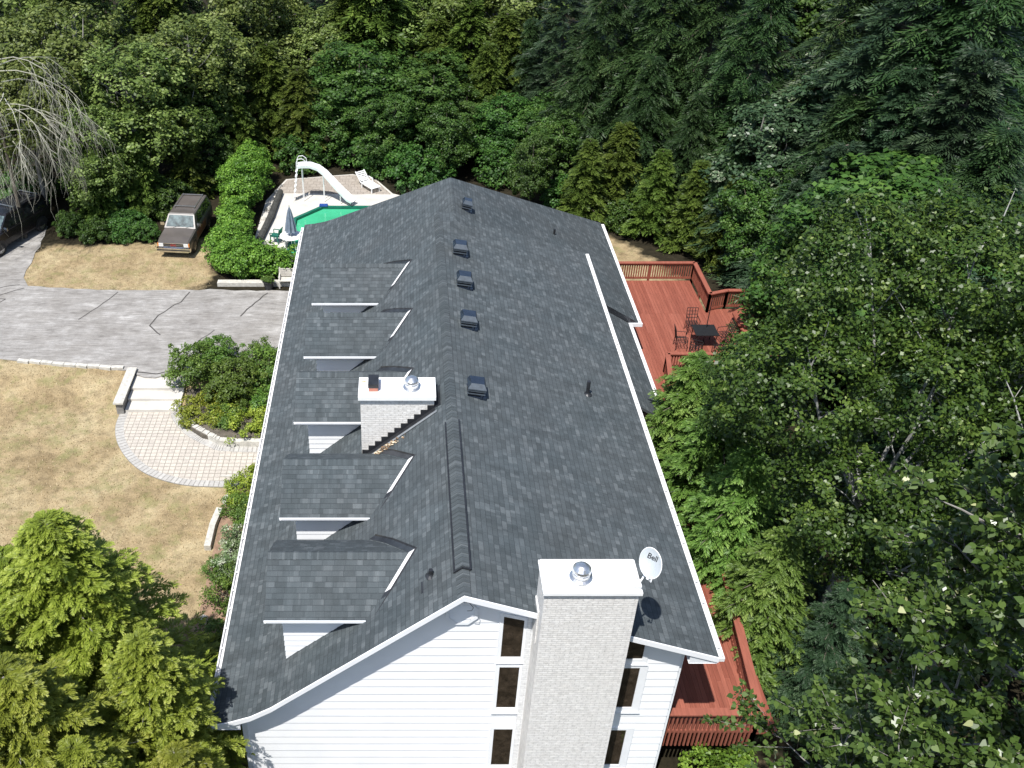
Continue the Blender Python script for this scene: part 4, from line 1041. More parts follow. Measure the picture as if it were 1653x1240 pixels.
    lp(t, 'grille', mb, M['dark']); mb = MB(); mb.box(-hw * .6, hw * .6, y0 - .04, y0 - .031, .725, .74); mb.box(-hw * .6, hw * .6, y0 - .04, y0 - .031, .62, .64); mb.box(-hw * .6, hw * .6, y0 - .04, y0 - .031, .82, .84); lp(t, 'grille_trim', mb, M['chrome'])
    for s_ in (-1, 1):
        a, c_ = sorted((s_ * hw * .62, s_ * hw * .90)); lp(t, 'headlight', MB().box(a, c_, y0 - .035, y0 - .002, .65, .82), M['lamp'])
        a, c_ = sorted((s_ * hw * .905, s_ * hw * .97)); lp(t, 'turn_signal', MB().box(a, c_, y0 - .02, y0 + .05, .65, .82), M['amber'])
    if details:
        fcv = bpy.data.curves.new('emblem', 'FONT'); fcv.body = 'GMC'; fcv.size = .14; fcv.extrude = .004; fcv.align_x = 'CENTER'
        fo = bpy.data.objects.new('tmp_text', fcv); C.objects.link(fo); bpy.context.view_layer.update(); lm = bpy.data.meshes.new_from_object(fo); bpy.data.objects.remove(fo)
        lm.transform(Matrix.Translation((0, y0 - .045, .69)) @ Matrix.Rotation(pi / 2, 4, 'X')); lm.materials.clear(); lm.materials.append(M['red'])
        o = bpy.data.objects.new('emblem', lm); C.objects.link(o); o.parent = t
    for s_ in (-1, 1):
        mb = MB(); mb.tube([(s_ * .52, ws_top + .55, zt + .09), (s_ * .52, y_t1 - .1, zt + .09)], .015, 5)
        for y in (ws_top + .6, y_t1 - .15): mb.tube([(s_ * .52, y, zt), (s_ * .52, y, zt + .09)], .015, 5)
        lp(t, 'roof_rail', mb, M['steel'])
    for y in (ws_top + .75, y_t1 - .2): lp(t, 'roof_bar', MB().box(-.55, .55, y - .025, y + .025, zt + .08, zt + .11), M['steel'])
    if wood:
        for s_ in (-1, 1): lp(t, 'wood_panel', MB().box(min(s_ * (hw + .012), s_ * (hw + .02)), max(s_ * (hw + .012), s_ * (hw + .02)), y0 + 1.3, y1 - 1.5, .5, .85), wood)
    for x in (-.35, .3): mb = MB(); mb.tube([(x, ws_base + .02, zk + .02), (x + .42, ws_base + .1, zk + .12)], .01, 4); lp(t, 'wiper', mb, M['dark'])
    return t
bz = noisy('sun_bleached_taupe_paint', (.095, .083, .074), .18, 1.2, .32)
vehicle('parked_suv', (-12.15, 49.0, 0), -.1, 'brown sun-faded boxy sport utility vehicle parked on dry grass beneath the trees', 'car', bz, wood=noisy('brown_side_panel', (.14, .055, .025), .3, 3, .4))
vehicle('parked_minivan', (-22.1, 48.85, .03), -.4, 'black van at the left edge parked on the driveway spur', 'van', noisy('black_van_paint', (.012, .011, .012), .2, 2, .25), L=4.8, Wd=1.85, belt=1.1, roofz=1.78, ws_base=-1.35, ws_top=-.6, details=False)
#VEG
# ------------------------------------------------------------ vegetation
def unit(a): return a / np.maximum(np.linalg.norm(a, axis=-1, keepdims=True), 1e-9)
def quad_mesh(name, V, tint, m, loose=None):
    """V (n,k,3) polygons with k corners each"""
    n, k = V.shape[:2]; me = bpy.data.meshes.new(name)
    me.vertices.add(n * k); me.vertices.foreach_set('co', V.reshape(-1).astype(np.float32))
    me.loops.add(n * k); me.loops.foreach_set('vertex_index', np.arange(n * k, dtype=np.int32))
    me.polygons.add(n); me.polygons.foreach_set('loop_start', np.arange(0, n * k, k, dtype=np.int32))
    me.update(calc_edges=True)
    at = me.attributes.new('tint', 'FLOAT', 'FACE'); at.data.foreach_set('value', np.clip(tint, 0, 1).astype(np.float32))
    me.materials.append(m); return me
def leafquads(Pc, D, Wv, L, Wd):
    L = L[:, None] / 2; Wd = Wd[:, None] / 2
    return np.stack([Pc - D * L, Pc + Wv * Wd - D * L * .1, Pc + D * L, Pc - Wv * Wd - D * L * .1], 1)
def limb_mesh(name, segs, m, n=6):
    """segs: list of (points, radii)"""
    mb = MB()
    for pts, rs in segs: mb.tube(pts, rs, n, cap=False)
    me = bpy.data.meshes.new(name); me.from_pydata(mb.v, [], mb.f); me.materials.append(m)
    me.polygons.foreach_set('use_smooth', [True] * len(me.polygons)); return me

def broad(seed, lobes, npuff, lpp, L, puffr, m, bark, trunk_h, tr=.16, flat=.75, droop=0, lean=(0, 0), limbs=26, zmin=None, pent=False):
    r = np.random.default_rng(seed); rr = random.Random(seed)
    vol = np.array([l[3] * l[4] * l[5] for l in lobes]) ** .7; pr = vol / vol.sum()
    li = r.choice(len(lobes), npuff, p=pr); Lb = np.array(lobes)[li]
    d = unit(r.normal(size=(npuff, 3)) * [1, 1, 1] + [0, 0, .25])
    rad = r.uniform(.45, 1.02, npuff) ** .6
    pc = Lb[:, :3] + d * Lb[:, 3:] * rad[:, None]
    if zmin is not None: pc[:, 2] = np.maximum(pc[:, 2], zmin + r.uniform(0, .5, npuff))
    prad = puffr * r.uniform(.55, 1.25, npuff)
    n = npuff * lpp; idx = np.repeat(np.arange(npuff), lpp)
    ld = unit(r.normal(size=(n, 3)) + d[idx] * .5 + [0, 0, .35])
    rr_ = r.uniform(.15, 1.0, n) ** .5
    P = pc[idx] + ld * (prad[idx] * rr_)[:, None] * [1, 1, flat]
    P[:, 2] -= droop * (rr_ ** 2) * prad[idx] * .5
    nrm = unit(ld * .5 + d[idx] * .4 + r.normal(size=(n, 3)) * .55 + [0, 0, .55])
    D = unit(np.cross(nrm, r.normal(size=(n, 3)))); D[:, 2] -= droop * .5; D = unit(D)
    Wv = unit(np.cross(nrm, D))
    Ls = L * r.uniform(.7, 1.35, n)
    V = leafquads(P, D, Wv, Ls, Ls * r.uniform(.55, .8, n))
    tint = .42 + .2 * r.normal(size=npuff)[idx] * .8 + .17 * r.normal(size=n)
    crown = quad_mesh('crown', V, tint, m)
    segs = []; top = Vector((lean[0], lean[1], trunk_h)); bx = [(0, 0, -.3), (lean[0] * .3, lean[1] * .3, trunk_h * .45), tuple(top)]
    segs.append((bx, [tr * 1.25, tr, tr * .72]))
    for l in lobes:
        c = Vector(l[:3]); mid = top.lerp(c, .5) + Vector((rr.uniform(-.3, .3), rr.uniform(-.3, .3), .2)); segs.append(([top, mid, c, c + Vector((0, 0, l[5] * .6))], [tr * .6, tr * .42, tr * .26, tr * .08]))
    for k in r.choice(npuff, min(limbs, npuff), replace=False):
        c = Vector(lobes[li[k]][:3]); e = Vector(pc[k]); s_ = top.lerp(c, rr.uniform(.4, 1)); mid = s_.lerp(e, .5) + Vector((rr.uniform(-.3, .3), rr.uniform(-.3, .3), rr.uniform(-.1, .35)))
        segs.append(([s_, mid, e], [tr * .28, tr * .17, tr * .06]))
    return crown, limb_mesh('trunk', segs, bark)

def fans(P, D, Nn, Ls, B, blade, width, r, ang=.75, droop=.15, curl=0):
    """P,D,Nn (S,3) spray origins, axes, normals; B blades per side pair -> quads"""
    S_ = len(P); t = np.linspace(.05, 1, B); side = np.where(np.arange(B) % 2 == 0, 1., -1.); side[-1] = 0
    Sd = unit(np.cross(Nn, D))
    Ls = Ls[:, None, None]; T = t[None, :, None]
    base = P[:, None] + D[:, None] * Ls * T; base[..., 2] -= droop * (Ls[..., 0] * T[..., 0] ** 2)
    a = ang * (1 - .3 * t)[None, :, None] * side[None, :, None]
    dd = D[:, None] * np.cos(a) + Sd[:, None] * np.sin(a) + r.normal(size=(S_, B, 3)) * .12
    dd[..., 2] -= droop * t[None] * .8; dd = unit(dd)
    bl = blade * Ls * (1.15 - .65 * T) * r.uniform(.75, 1.2, (S_, B, 1))
    nn = unit(Nn[:, None] + r.normal(size=(S_, B, 3)) * .25); w = unit(np.cross(nn, dd)) * (width * Ls) * .5
    q = np.stack([base, base + dd * bl * .45 + w, base + dd * bl, base + dd * bl * .45 - w], 2)
    return q.reshape(-1, 4, 3), np.repeat(t[None], S_, 0).reshape(-1)

def conifer(seed, h, r0, zb, nb, fpb, B, Ls, blade, width, m, bark, power=.8, rise=.25, droop=.35, fdroop=.3, spread=.9, tr=.14, tipgain=.35, jitter=.3, layer=False, bare=.25, t0=.20):
    r = np.random.default_rng(seed)
    u = (np.arange(nb) + r.uniform(0, 1, nb)) / nb; 
    if layer: u = np.round(u * (h * 1.9)) / (h * 1.9) + r.normal(size=nb) * .006; u = np.clip(u, 0, .995)
    z = zb + (h - zb) * u
    az = np.arange(nb) * 2.399 + r.uniform(-jitter, jitter, nb) * 2
    Rr = (r0 * (1 - u * .985) ** power + .12) * r.uniform(.5, 1.18, nb)
    n = nb * fpb; bi = np.repeat(np.arange(nb), fpb)
    t = np.tile(np.linspace(0, 1, fpb), nb); be = bare * np.clip((1 - u[bi]) * 2.2, 0, 1); t = be + (1 - be) * t + r.uniform(-.04, .04, n); t = np.clip(t, .02, 1.02)
    dirh = np.stack([np.cos(az), np.sin(az), np.zeros(nb)], 1)
    Rt = Rr[bi] * t
    P = dirh[bi] * Rt[:, None]; P[:, 2] = z[bi] + Rr[bi] * (rise * t - droop * t * t)
    lat = r.uniform(-1, 1, n); side = np.stack([-np.sin(az), np.cos(az), np.zeros(nb)], 1)[bi]
    P += side * (lat * .12 * Rr[bi] * (1 - .6 * t))[:, None]
    P[:, 2] += r.normal(size=n) * .05
    ang = lat * spread + r.normal(size=n) * .2
    D = dirh[bi] * np.cos(ang)[:, None] + side * np.sin(ang)[:, None]; D[:, 2] += rise - 2 * droop * t * .6 + r.normal(size=n) * .15; D = unit(D)
    Nn = unit(np.array([0, 0, 1.]) + r.normal(size=(n, 3)) * .38)
    L_ = Ls * r.uniform(.7, 1.3, n) * (1.25 - .5 * t) * (1 - .45 * u[bi])
    V, tt = fans(P, D, Nn, L_, B, blade, width, r, droop=fdroop)
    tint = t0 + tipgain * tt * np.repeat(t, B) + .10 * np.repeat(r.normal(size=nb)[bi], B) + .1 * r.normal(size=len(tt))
    crown = quad_mesh('crown', V, tint, m)
    segs = [([(0, 0, -.3), (0, 0, h * .5), (0, 0, h * .9)], [tr, tr * .6, .012])]
    for k in range(0, nb, max(1, nb // 60)):
        d = Vector(dirh[k]); pts = [d * (Rr[k] * q) + Vector((0, 0, z[k] + Rr[k] * (rise * q - droop * q * q))) for q in (0, .5, .95)]
        segs.append((pts, [.035, .022, .006]))
    return crown, limb_mesh('trunk', segs, bark, 5)

PROTO = {}
def proto(key, pair): PROTO[key] = pair
PROTOOBJ = {}
def plant(key, x, y, z=None, s=1, sz=None, rz=None, name='tree', label='', cat='tree', group=None, mats=None):
    o = bpy.data.objects.new(name, None); C.objects.link(o)
    o.location = (x, y, gz(x, y) - .03 if z is None else z); o.scale = (s, s, s if sz is None else sz); o.rotation_euler = (0, 0, R.uniform(0, 6.28) if rz is None else rz)
    o['label'] = label; o['category'] = cat
    if group: o['group'] = group
    if key not in PROTOOBJ:
        cr, tk = PROTO[key]; PROTOOBJ[key] = [bpy.data.objects.new(cr.name.split('.')[0], cr), bpy.data.objects.new(tk.name.split('.')[0], tk)]
        for c in PROTOOBJ[key]: C.objects.link(c); c.parent = o
    else:
        for c in PROTOOBJ[key]: c2 = c.copy(); C.objects.link(c2); c2.parent = o
    return o
r9 = random.Random(11)
def lobeset(seed, Rr, H0, H1, n=6, k=.5):
    q = random.Random(seed); out = []
    for i in range(n):
        a = i * 2.4 + q.uniform(-.4, .4); d = Rr * q.uniform(.25, .6) if i else 0; z = H0 + (H1 - H0) * (q.uniform(.15, .8) if i else .62)
        s_ = Rr * q.uniform(.42, .62) if i else Rr * .7
        out.append((d * cos(a), d * sin(a), z, s_, s_, s_ * q.uniform(.75, 1.05)))
    return out
# prototypes about 10 m tall
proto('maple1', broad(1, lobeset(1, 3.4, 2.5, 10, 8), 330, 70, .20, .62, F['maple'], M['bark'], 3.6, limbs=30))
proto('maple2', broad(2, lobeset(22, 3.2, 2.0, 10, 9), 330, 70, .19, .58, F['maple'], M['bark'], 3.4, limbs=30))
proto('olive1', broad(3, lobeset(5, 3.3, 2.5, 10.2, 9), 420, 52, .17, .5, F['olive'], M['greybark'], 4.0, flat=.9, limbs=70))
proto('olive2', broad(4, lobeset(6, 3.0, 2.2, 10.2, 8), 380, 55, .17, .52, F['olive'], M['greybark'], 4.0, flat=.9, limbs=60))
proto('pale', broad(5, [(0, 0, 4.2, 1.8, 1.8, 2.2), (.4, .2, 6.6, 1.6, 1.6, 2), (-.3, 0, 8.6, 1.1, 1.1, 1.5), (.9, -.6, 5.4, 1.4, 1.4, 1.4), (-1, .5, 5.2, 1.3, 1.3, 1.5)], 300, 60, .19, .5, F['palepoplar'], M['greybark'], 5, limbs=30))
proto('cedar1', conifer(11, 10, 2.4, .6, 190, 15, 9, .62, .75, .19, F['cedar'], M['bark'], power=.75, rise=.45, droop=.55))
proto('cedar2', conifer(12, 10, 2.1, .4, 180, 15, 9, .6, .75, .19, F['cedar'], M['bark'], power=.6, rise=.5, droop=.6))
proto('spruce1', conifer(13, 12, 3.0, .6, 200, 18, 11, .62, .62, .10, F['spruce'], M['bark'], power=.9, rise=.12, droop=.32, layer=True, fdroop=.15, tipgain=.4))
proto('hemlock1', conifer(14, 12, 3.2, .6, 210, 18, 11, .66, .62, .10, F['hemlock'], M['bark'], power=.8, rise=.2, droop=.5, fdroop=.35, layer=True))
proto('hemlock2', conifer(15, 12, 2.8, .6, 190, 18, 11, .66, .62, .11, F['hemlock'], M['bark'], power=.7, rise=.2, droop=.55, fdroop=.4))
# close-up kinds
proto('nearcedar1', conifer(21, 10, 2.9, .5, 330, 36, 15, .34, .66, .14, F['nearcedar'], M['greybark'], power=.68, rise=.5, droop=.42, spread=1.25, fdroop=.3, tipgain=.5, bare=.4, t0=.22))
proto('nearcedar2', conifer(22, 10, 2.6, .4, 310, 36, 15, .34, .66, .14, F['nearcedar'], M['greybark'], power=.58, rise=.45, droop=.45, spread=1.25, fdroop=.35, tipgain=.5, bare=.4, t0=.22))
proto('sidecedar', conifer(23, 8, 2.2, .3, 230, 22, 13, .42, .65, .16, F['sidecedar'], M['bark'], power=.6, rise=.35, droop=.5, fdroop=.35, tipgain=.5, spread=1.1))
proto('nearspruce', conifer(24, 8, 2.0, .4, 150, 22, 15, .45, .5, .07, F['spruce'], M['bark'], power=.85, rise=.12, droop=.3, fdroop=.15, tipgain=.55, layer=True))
# big pale-limbed tree right of the house
BL = [(-1.5, -1.3, 7.9, 1.6, 1.5, 1.5), (.9, -1.9, 4.9, 1.5, 1.2, 1.2), (-.8, -.6, 5.6, 1.3, 1.2, 1.1), (3.2, -2.6, 4.6, 1.8, 1.5, 1.5), (.6, -.4, 10.6, 1.7, 1.5, 1.5), (.3, -1.9, 7.6, 1.3, 1.1, 1.1), (-2.6, .5, 10.2, 2.1, 2.2, 2.0), (-1.0, 2.2, 12.6, 2.3, 2.3, 2.2), (1.8, 1.8, 12.8, 2.6, 2.6, 2.3), (3.9, .8, 11.0, 2.3, 2.4, 2.2), (2.6, -1.6, 9.2, 2.3, 2.0, 1.9), (4.6, -2.2, 7.2, 2.0, 1.8, 1.8), (-2.2, 3.2, 8.0, 1.7, 1.7, 1.8), (5.8, 2.2, 9.4, 2, 2, 2)]
def bigbirch():
    crown, _ = broad(31, BL, 1500, 85, .115, .46, F['birch'], M['birchbark'], 6, flat=.85, droop=.3)
    rr = random.Random(4); segs = [([(.0, 0, -.4), (.05, 0, 3), (0, 0, 6.4)], [.12, .10, .085])]
    f = Vector((0, 0, 6.3))
    for l in BL:
        c = Vector(l[:3]) + Vector((0, 0, l[5] * .7)); s_ = Vector((0, 0, min(6.3, c.z - 2.2))); mid = s_.lerp(c, .5) + Vector((rr.uniform(-.35, .35), rr.uniform(-.35, .35), .15)); q = s_.lerp(c, .25) + Vector((rr.uniform(-.2, .2), rr.uniform(-.2, .2), .1))
        segs.append(([s_, q, mid, c], [.07, .055, .04, .015]))
        for k in range(6):
            a = mid.lerp(c, rr.uniform(-.6, .9)); b = a + Vector((rr.uniform(-1, 1), rr.uniform(-1, 1), rr.uniform(.3, 1.3))) * 1.3; segs.append(([a, a.lerp(b, .5) + Vector((rr.uniform(-.15, .15), 0, 0)), b], [.026, .018, .007]))
    for e in ((-1.5, -1.2, 5.0), (1.1, -1.6, 4.6), (.8, -.6, 3.4), (-.9, -1.5, 2.6), (2.6, -1.8, 5.6), (-2.4, -.8, 5.6)):
        s_ = Vector((0, 0, e[2] + .5)); m_ = s_.lerp(Vector(e), .5) + Vector((0, 0, .18)); segs.append(([s_, m_, e], [.05, .03, .01]))
    return crown, limb_mesh('trunk', segs, M['birchbark'])
proto('bigbirch', bigbirch())
# foreground poplar: individually readable ovate leaves on grey shoots
def poplar(seed=41):
    r = np.random.default_rng(seed); rr = random.Random(seed); segs = []; tips = []
    segs.append(([(2.2, .6, -9), (1.8, .4, -2), (1.0, .2, 3), (.6, .2, 7)], [.22, .18, .11, .03]))
    def grow(p, d, L, rad, lv):
        pts = [p]; q = p.copy(); dd = d.copy(); n = 4
        for i in range(n):
            dd = (dd + Vector((rr.gauss(0, .16), rr.gauss(0, .16), rr.gauss(.05, .12)))).normalized(); q = q + dd * (L / n); pts.append(q.copy())
        segs.append((pts, [rad * (1 - .75 * i / n) for i in range(n + 1)]))
        if lv == 0: tips.extend([(pts[i].lerp(pts[i + 1], k), dd) for i in range(1, n) for k in (.0, .5)] + [(pts[-1], dd)]); return
        for k in range(6 if lv > 1 else 5):
            t = rr.uniform(.25, 1); i = min(n - 1, int(t * n)); b = pts[i].lerp(pts[i + 1], t * n - i)
            nd = (dd + Vector((rr.gauss(0, .75), rr.gauss(0, .75), rr.gauss(.1, .5)))).normalized(); grow(b, nd, L * rr.uniform(.45, .65), rad * .45, lv - 1)
    for k in range(26):
        z = -5 + k * .43; a = pi + rr.uniform(-1.7, 1.7); s_ = Vector((1.6 - .08 * (z + 4), .3, z)); lift = .1 + .02 * k
        grow(s_, Vector((cos(a), sin(a), lift)).normalized(), max(1.3, (3.1 - .1 * max(0, k - 8)) * rr.uniform(.75, 1.1)), .045, 2)
    P = []; n0 = len(tips); lp_ = 12
    tp = np.array([tuple(t[0]) for t in tips]); td = np.array([tuple(t[1]) for t in tips])
    idx = np.repeat(np.arange(n0), lp_); n = len(idx)
    out = unit(td[idx] * .6 + r.normal(size=(n, 3)) * .8 + [0, 0, -.1]); pet = r.uniform(.03, .1, n)
    base = tp[idx] + out * pet[:, None]; L = .092 * r.uniform(.55, 1.45, n)
    D = unit(out + [0, 0, -.35]); nn = unit(r.normal(size=(n, 3)) * .55 + [0, 0, 1]); Wv = unit(np.cross(nn, D)); nn = np.cross(D, Wv)
    prof_ = [(0, 0), (.22, .36), (.5, .38), (.8, .18), (1.05, 0), (.8, -.18), (.5, -.38), (.22, -.36)]
    V = np.stack([base + D * (L * a)[:, None] + Wv * (L * b)[:, None] + nn * (L * (.10 * abs(b) * 2 - .12 * a * a))[:, None] for a, b in prof_], 1)
    tint = .42 + .18 * r.normal(size=n); tint[r.uniform(size=n) < .014] = 1.0
    # short yellow catkin stalks
    crown = quad_mesh('crown', V, tint, F['poplar'])
    return crown, limb_mesh('trunk', segs, M['greybark'], 5)
proto('poplar', poplar())
# bare drooping tree
def bare(seed=51):
    rr = random.Random(seed); segs = [([(0, 0, -.3), (.1, 0, 5), (.2, -.4, 9.2)], [.11, .08, .04])]
    def grow(p, d, L, rad, lv):
        pts = [p]; q = p.copy(); dd = d.copy(); n = 5
        for i in range(n):
            dd = (dd + Vector((rr.gauss(0, .2), rr.gauss(0, .2), rr.gauss(-.24, .12)))).normalized(); q = q + dd * (L / n); pts.append(q.copy())
        segs.append((pts, [rad * (1 - .8 * i / n) for i in range(n + 1)]))
        if lv == 0: return
        for k in range(6):
            t = rr.uniform(.2, 1); i = min(n - 1, int(t * n)); b = pts[i].lerp(pts[i + 1], t * n - i)
            grow(b, (dd + Vector((rr.gauss(0, .5), rr.gauss(0, .5), rr.gauss(-.2, .3)))).normalized(), L * rr.uniform(.45, .7), rad * .5, lv - 1)
    for k in range(19):
        z = 5.2 + k * .27; a = -pi / 2 + rr.uniform(-1.5, 1.5); grow(Vector((.2 + z * .05, -z * .06, z)), Vector((cos(a), sin(a), .35)).normalized(), rr.uniform(2.8, 4.2), .028, 2)
    me = limb_mesh('branches', segs[1:], M['deadwood'], 4); tk = limb_mesh('trunk', segs[:1], M['bark'], 7); return me, tk
proto('bare', bare())
# shrubs (about 1.2 m)
def shr(seed, m, rx=1., rz_=.8, np_=70, lp_=60, L=.07, pr_=.24, fl=.8, nl=5):
    q = random.Random(seed); lobes = [(0, 0, rz_ * .55, rx * .7, rx * .7, rz_ * .6)] + [(rx * .55 * cos(i * 2.4), rx * .55 * sin(i * 2.4), rz_ * q.uniform(.3, .7), rx * .45, rx * .45, rz_ * .5) for i in range(nl)]
    return broad(seed, lobes, np_, lp_, L, pr_, m, M['bark'], rz_ * .3, .03, flat=fl, limbs=14, zmin=.05)
proto('shrub1', shr(61, F['shrub'])); proto('yellow1', shr(62, F['yellowshrub'], 1.2, .55, 90, 60, .07, .2)); proto('yew1', shr(63, F['yew'], 1.1, 1.2, 120, 70, .075, .22)); proto('flower1', shr(64, F['flower'], .8, .8, 80, 60, .06, .18))
proto('bush', shr(65, F['vine'], 1.6, 1.9, 190, 70, .10, .3))
proto('under', shr(66, F['maple'], 1.8, 1.8, 130, 60, .15, .35))

def T(key, x, y, h, ref, w=None, **k):
    """plant with height h given the prototype's height ref; w widens the crown"""
    s = h / ref; return plant(key, x, y, s=s * (w or 1), sz=s, **k)
# ---- foreground left cedars
NC = [('nearcedar1', -8.6, 16.8, 9.2, 1.35, 'bright yellow-green cedar, tallest of the cedars at the lower left edge'),
      ('nearcedar2', -5.3, 13.2, 5.4, 1.3, 'bright cedar leaning against the near left corner of the roof'),
      ('nearcedar1', -10.9, 14.2, 9.2, 1.4, 'bright cedar cut by the lower left corner of the picture'),
      ('nearcedar2', -8.4, 12.9, 8.6, 1.4, 'bright cedar at the bottom edge left of the white gable'),
      ('nearcedar1', -6.15, 14.7, 7.5, 1.15, 'bright cedar in the middle of the lower left cedars'),
      ('nearcedar1', -5.9, 11.3, 6.2, 1.4, 'bright low cedar at the bottom edge nearest the white siding'),
      ('nearcedar2', -9.9, 16.9, 8.0, 1.2, 'bright cedar filling the gap left of the tallest lower left cedar'), ('nearcedar1', -7.5, 16.4, 6.9, 1.15, 'bright cedar on the lawn side of the lower left cedars'),
      ('nearcedar1', -7.1, 12.3, 6.9, 1.25, 'bright cedar at the bottom edge between two taller cedars'), ('nearcedar2', -10.0, 11.8, 9.2, 1.25, 'bright cedar at the very bottom left of the picture'),
      ('nearcedar2', -12.0, 17.9, 8.4, 1.25, 'bright cedar reaching over the dry lawn at the left edge')]
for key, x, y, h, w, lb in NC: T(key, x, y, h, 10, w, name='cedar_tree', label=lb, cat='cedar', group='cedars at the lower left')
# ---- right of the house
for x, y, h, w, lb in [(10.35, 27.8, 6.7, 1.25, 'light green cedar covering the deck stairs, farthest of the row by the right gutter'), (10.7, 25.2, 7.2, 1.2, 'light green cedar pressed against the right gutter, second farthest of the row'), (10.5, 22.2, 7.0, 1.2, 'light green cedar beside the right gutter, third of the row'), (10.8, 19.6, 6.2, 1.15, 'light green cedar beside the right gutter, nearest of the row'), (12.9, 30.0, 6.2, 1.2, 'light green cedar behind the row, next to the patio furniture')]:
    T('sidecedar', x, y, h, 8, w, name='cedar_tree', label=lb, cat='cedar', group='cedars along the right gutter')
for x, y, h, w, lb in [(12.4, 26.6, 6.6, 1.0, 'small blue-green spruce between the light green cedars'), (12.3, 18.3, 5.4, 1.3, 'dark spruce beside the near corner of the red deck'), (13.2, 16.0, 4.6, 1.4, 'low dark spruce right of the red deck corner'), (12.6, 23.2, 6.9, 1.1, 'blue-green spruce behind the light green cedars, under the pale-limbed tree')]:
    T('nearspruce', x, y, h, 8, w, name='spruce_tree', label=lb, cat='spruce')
plant('bigbirch', 13.2, 20.6, s=1.0, rz=0, name='birch_tree', label='large tree with pale forked limbs right of the house', cat='tree')
plant('poplar', 8.35, 8.0, z=11.4, s=1.0, rz=0, name='poplar_tree', label='foreground poplar with large glossy leaves at the lower right', cat='poplar')
plant('bush', 8.7, 14.6, s=1.0, rz=1, name='bush', label='bright green bush below the near red deck railing', cat='bush')
plant('bush', 7.4, 14.3, s=.6, rz=3, name='bush', label='small bright bush in the corner by the white wall', cat='bush')
plant('bare', -21.3, 49.0, s=1.06, rz=.5, name='bare_tree', label='bare grey tree with drooping dead branches at the upper left', cat='bare tree')
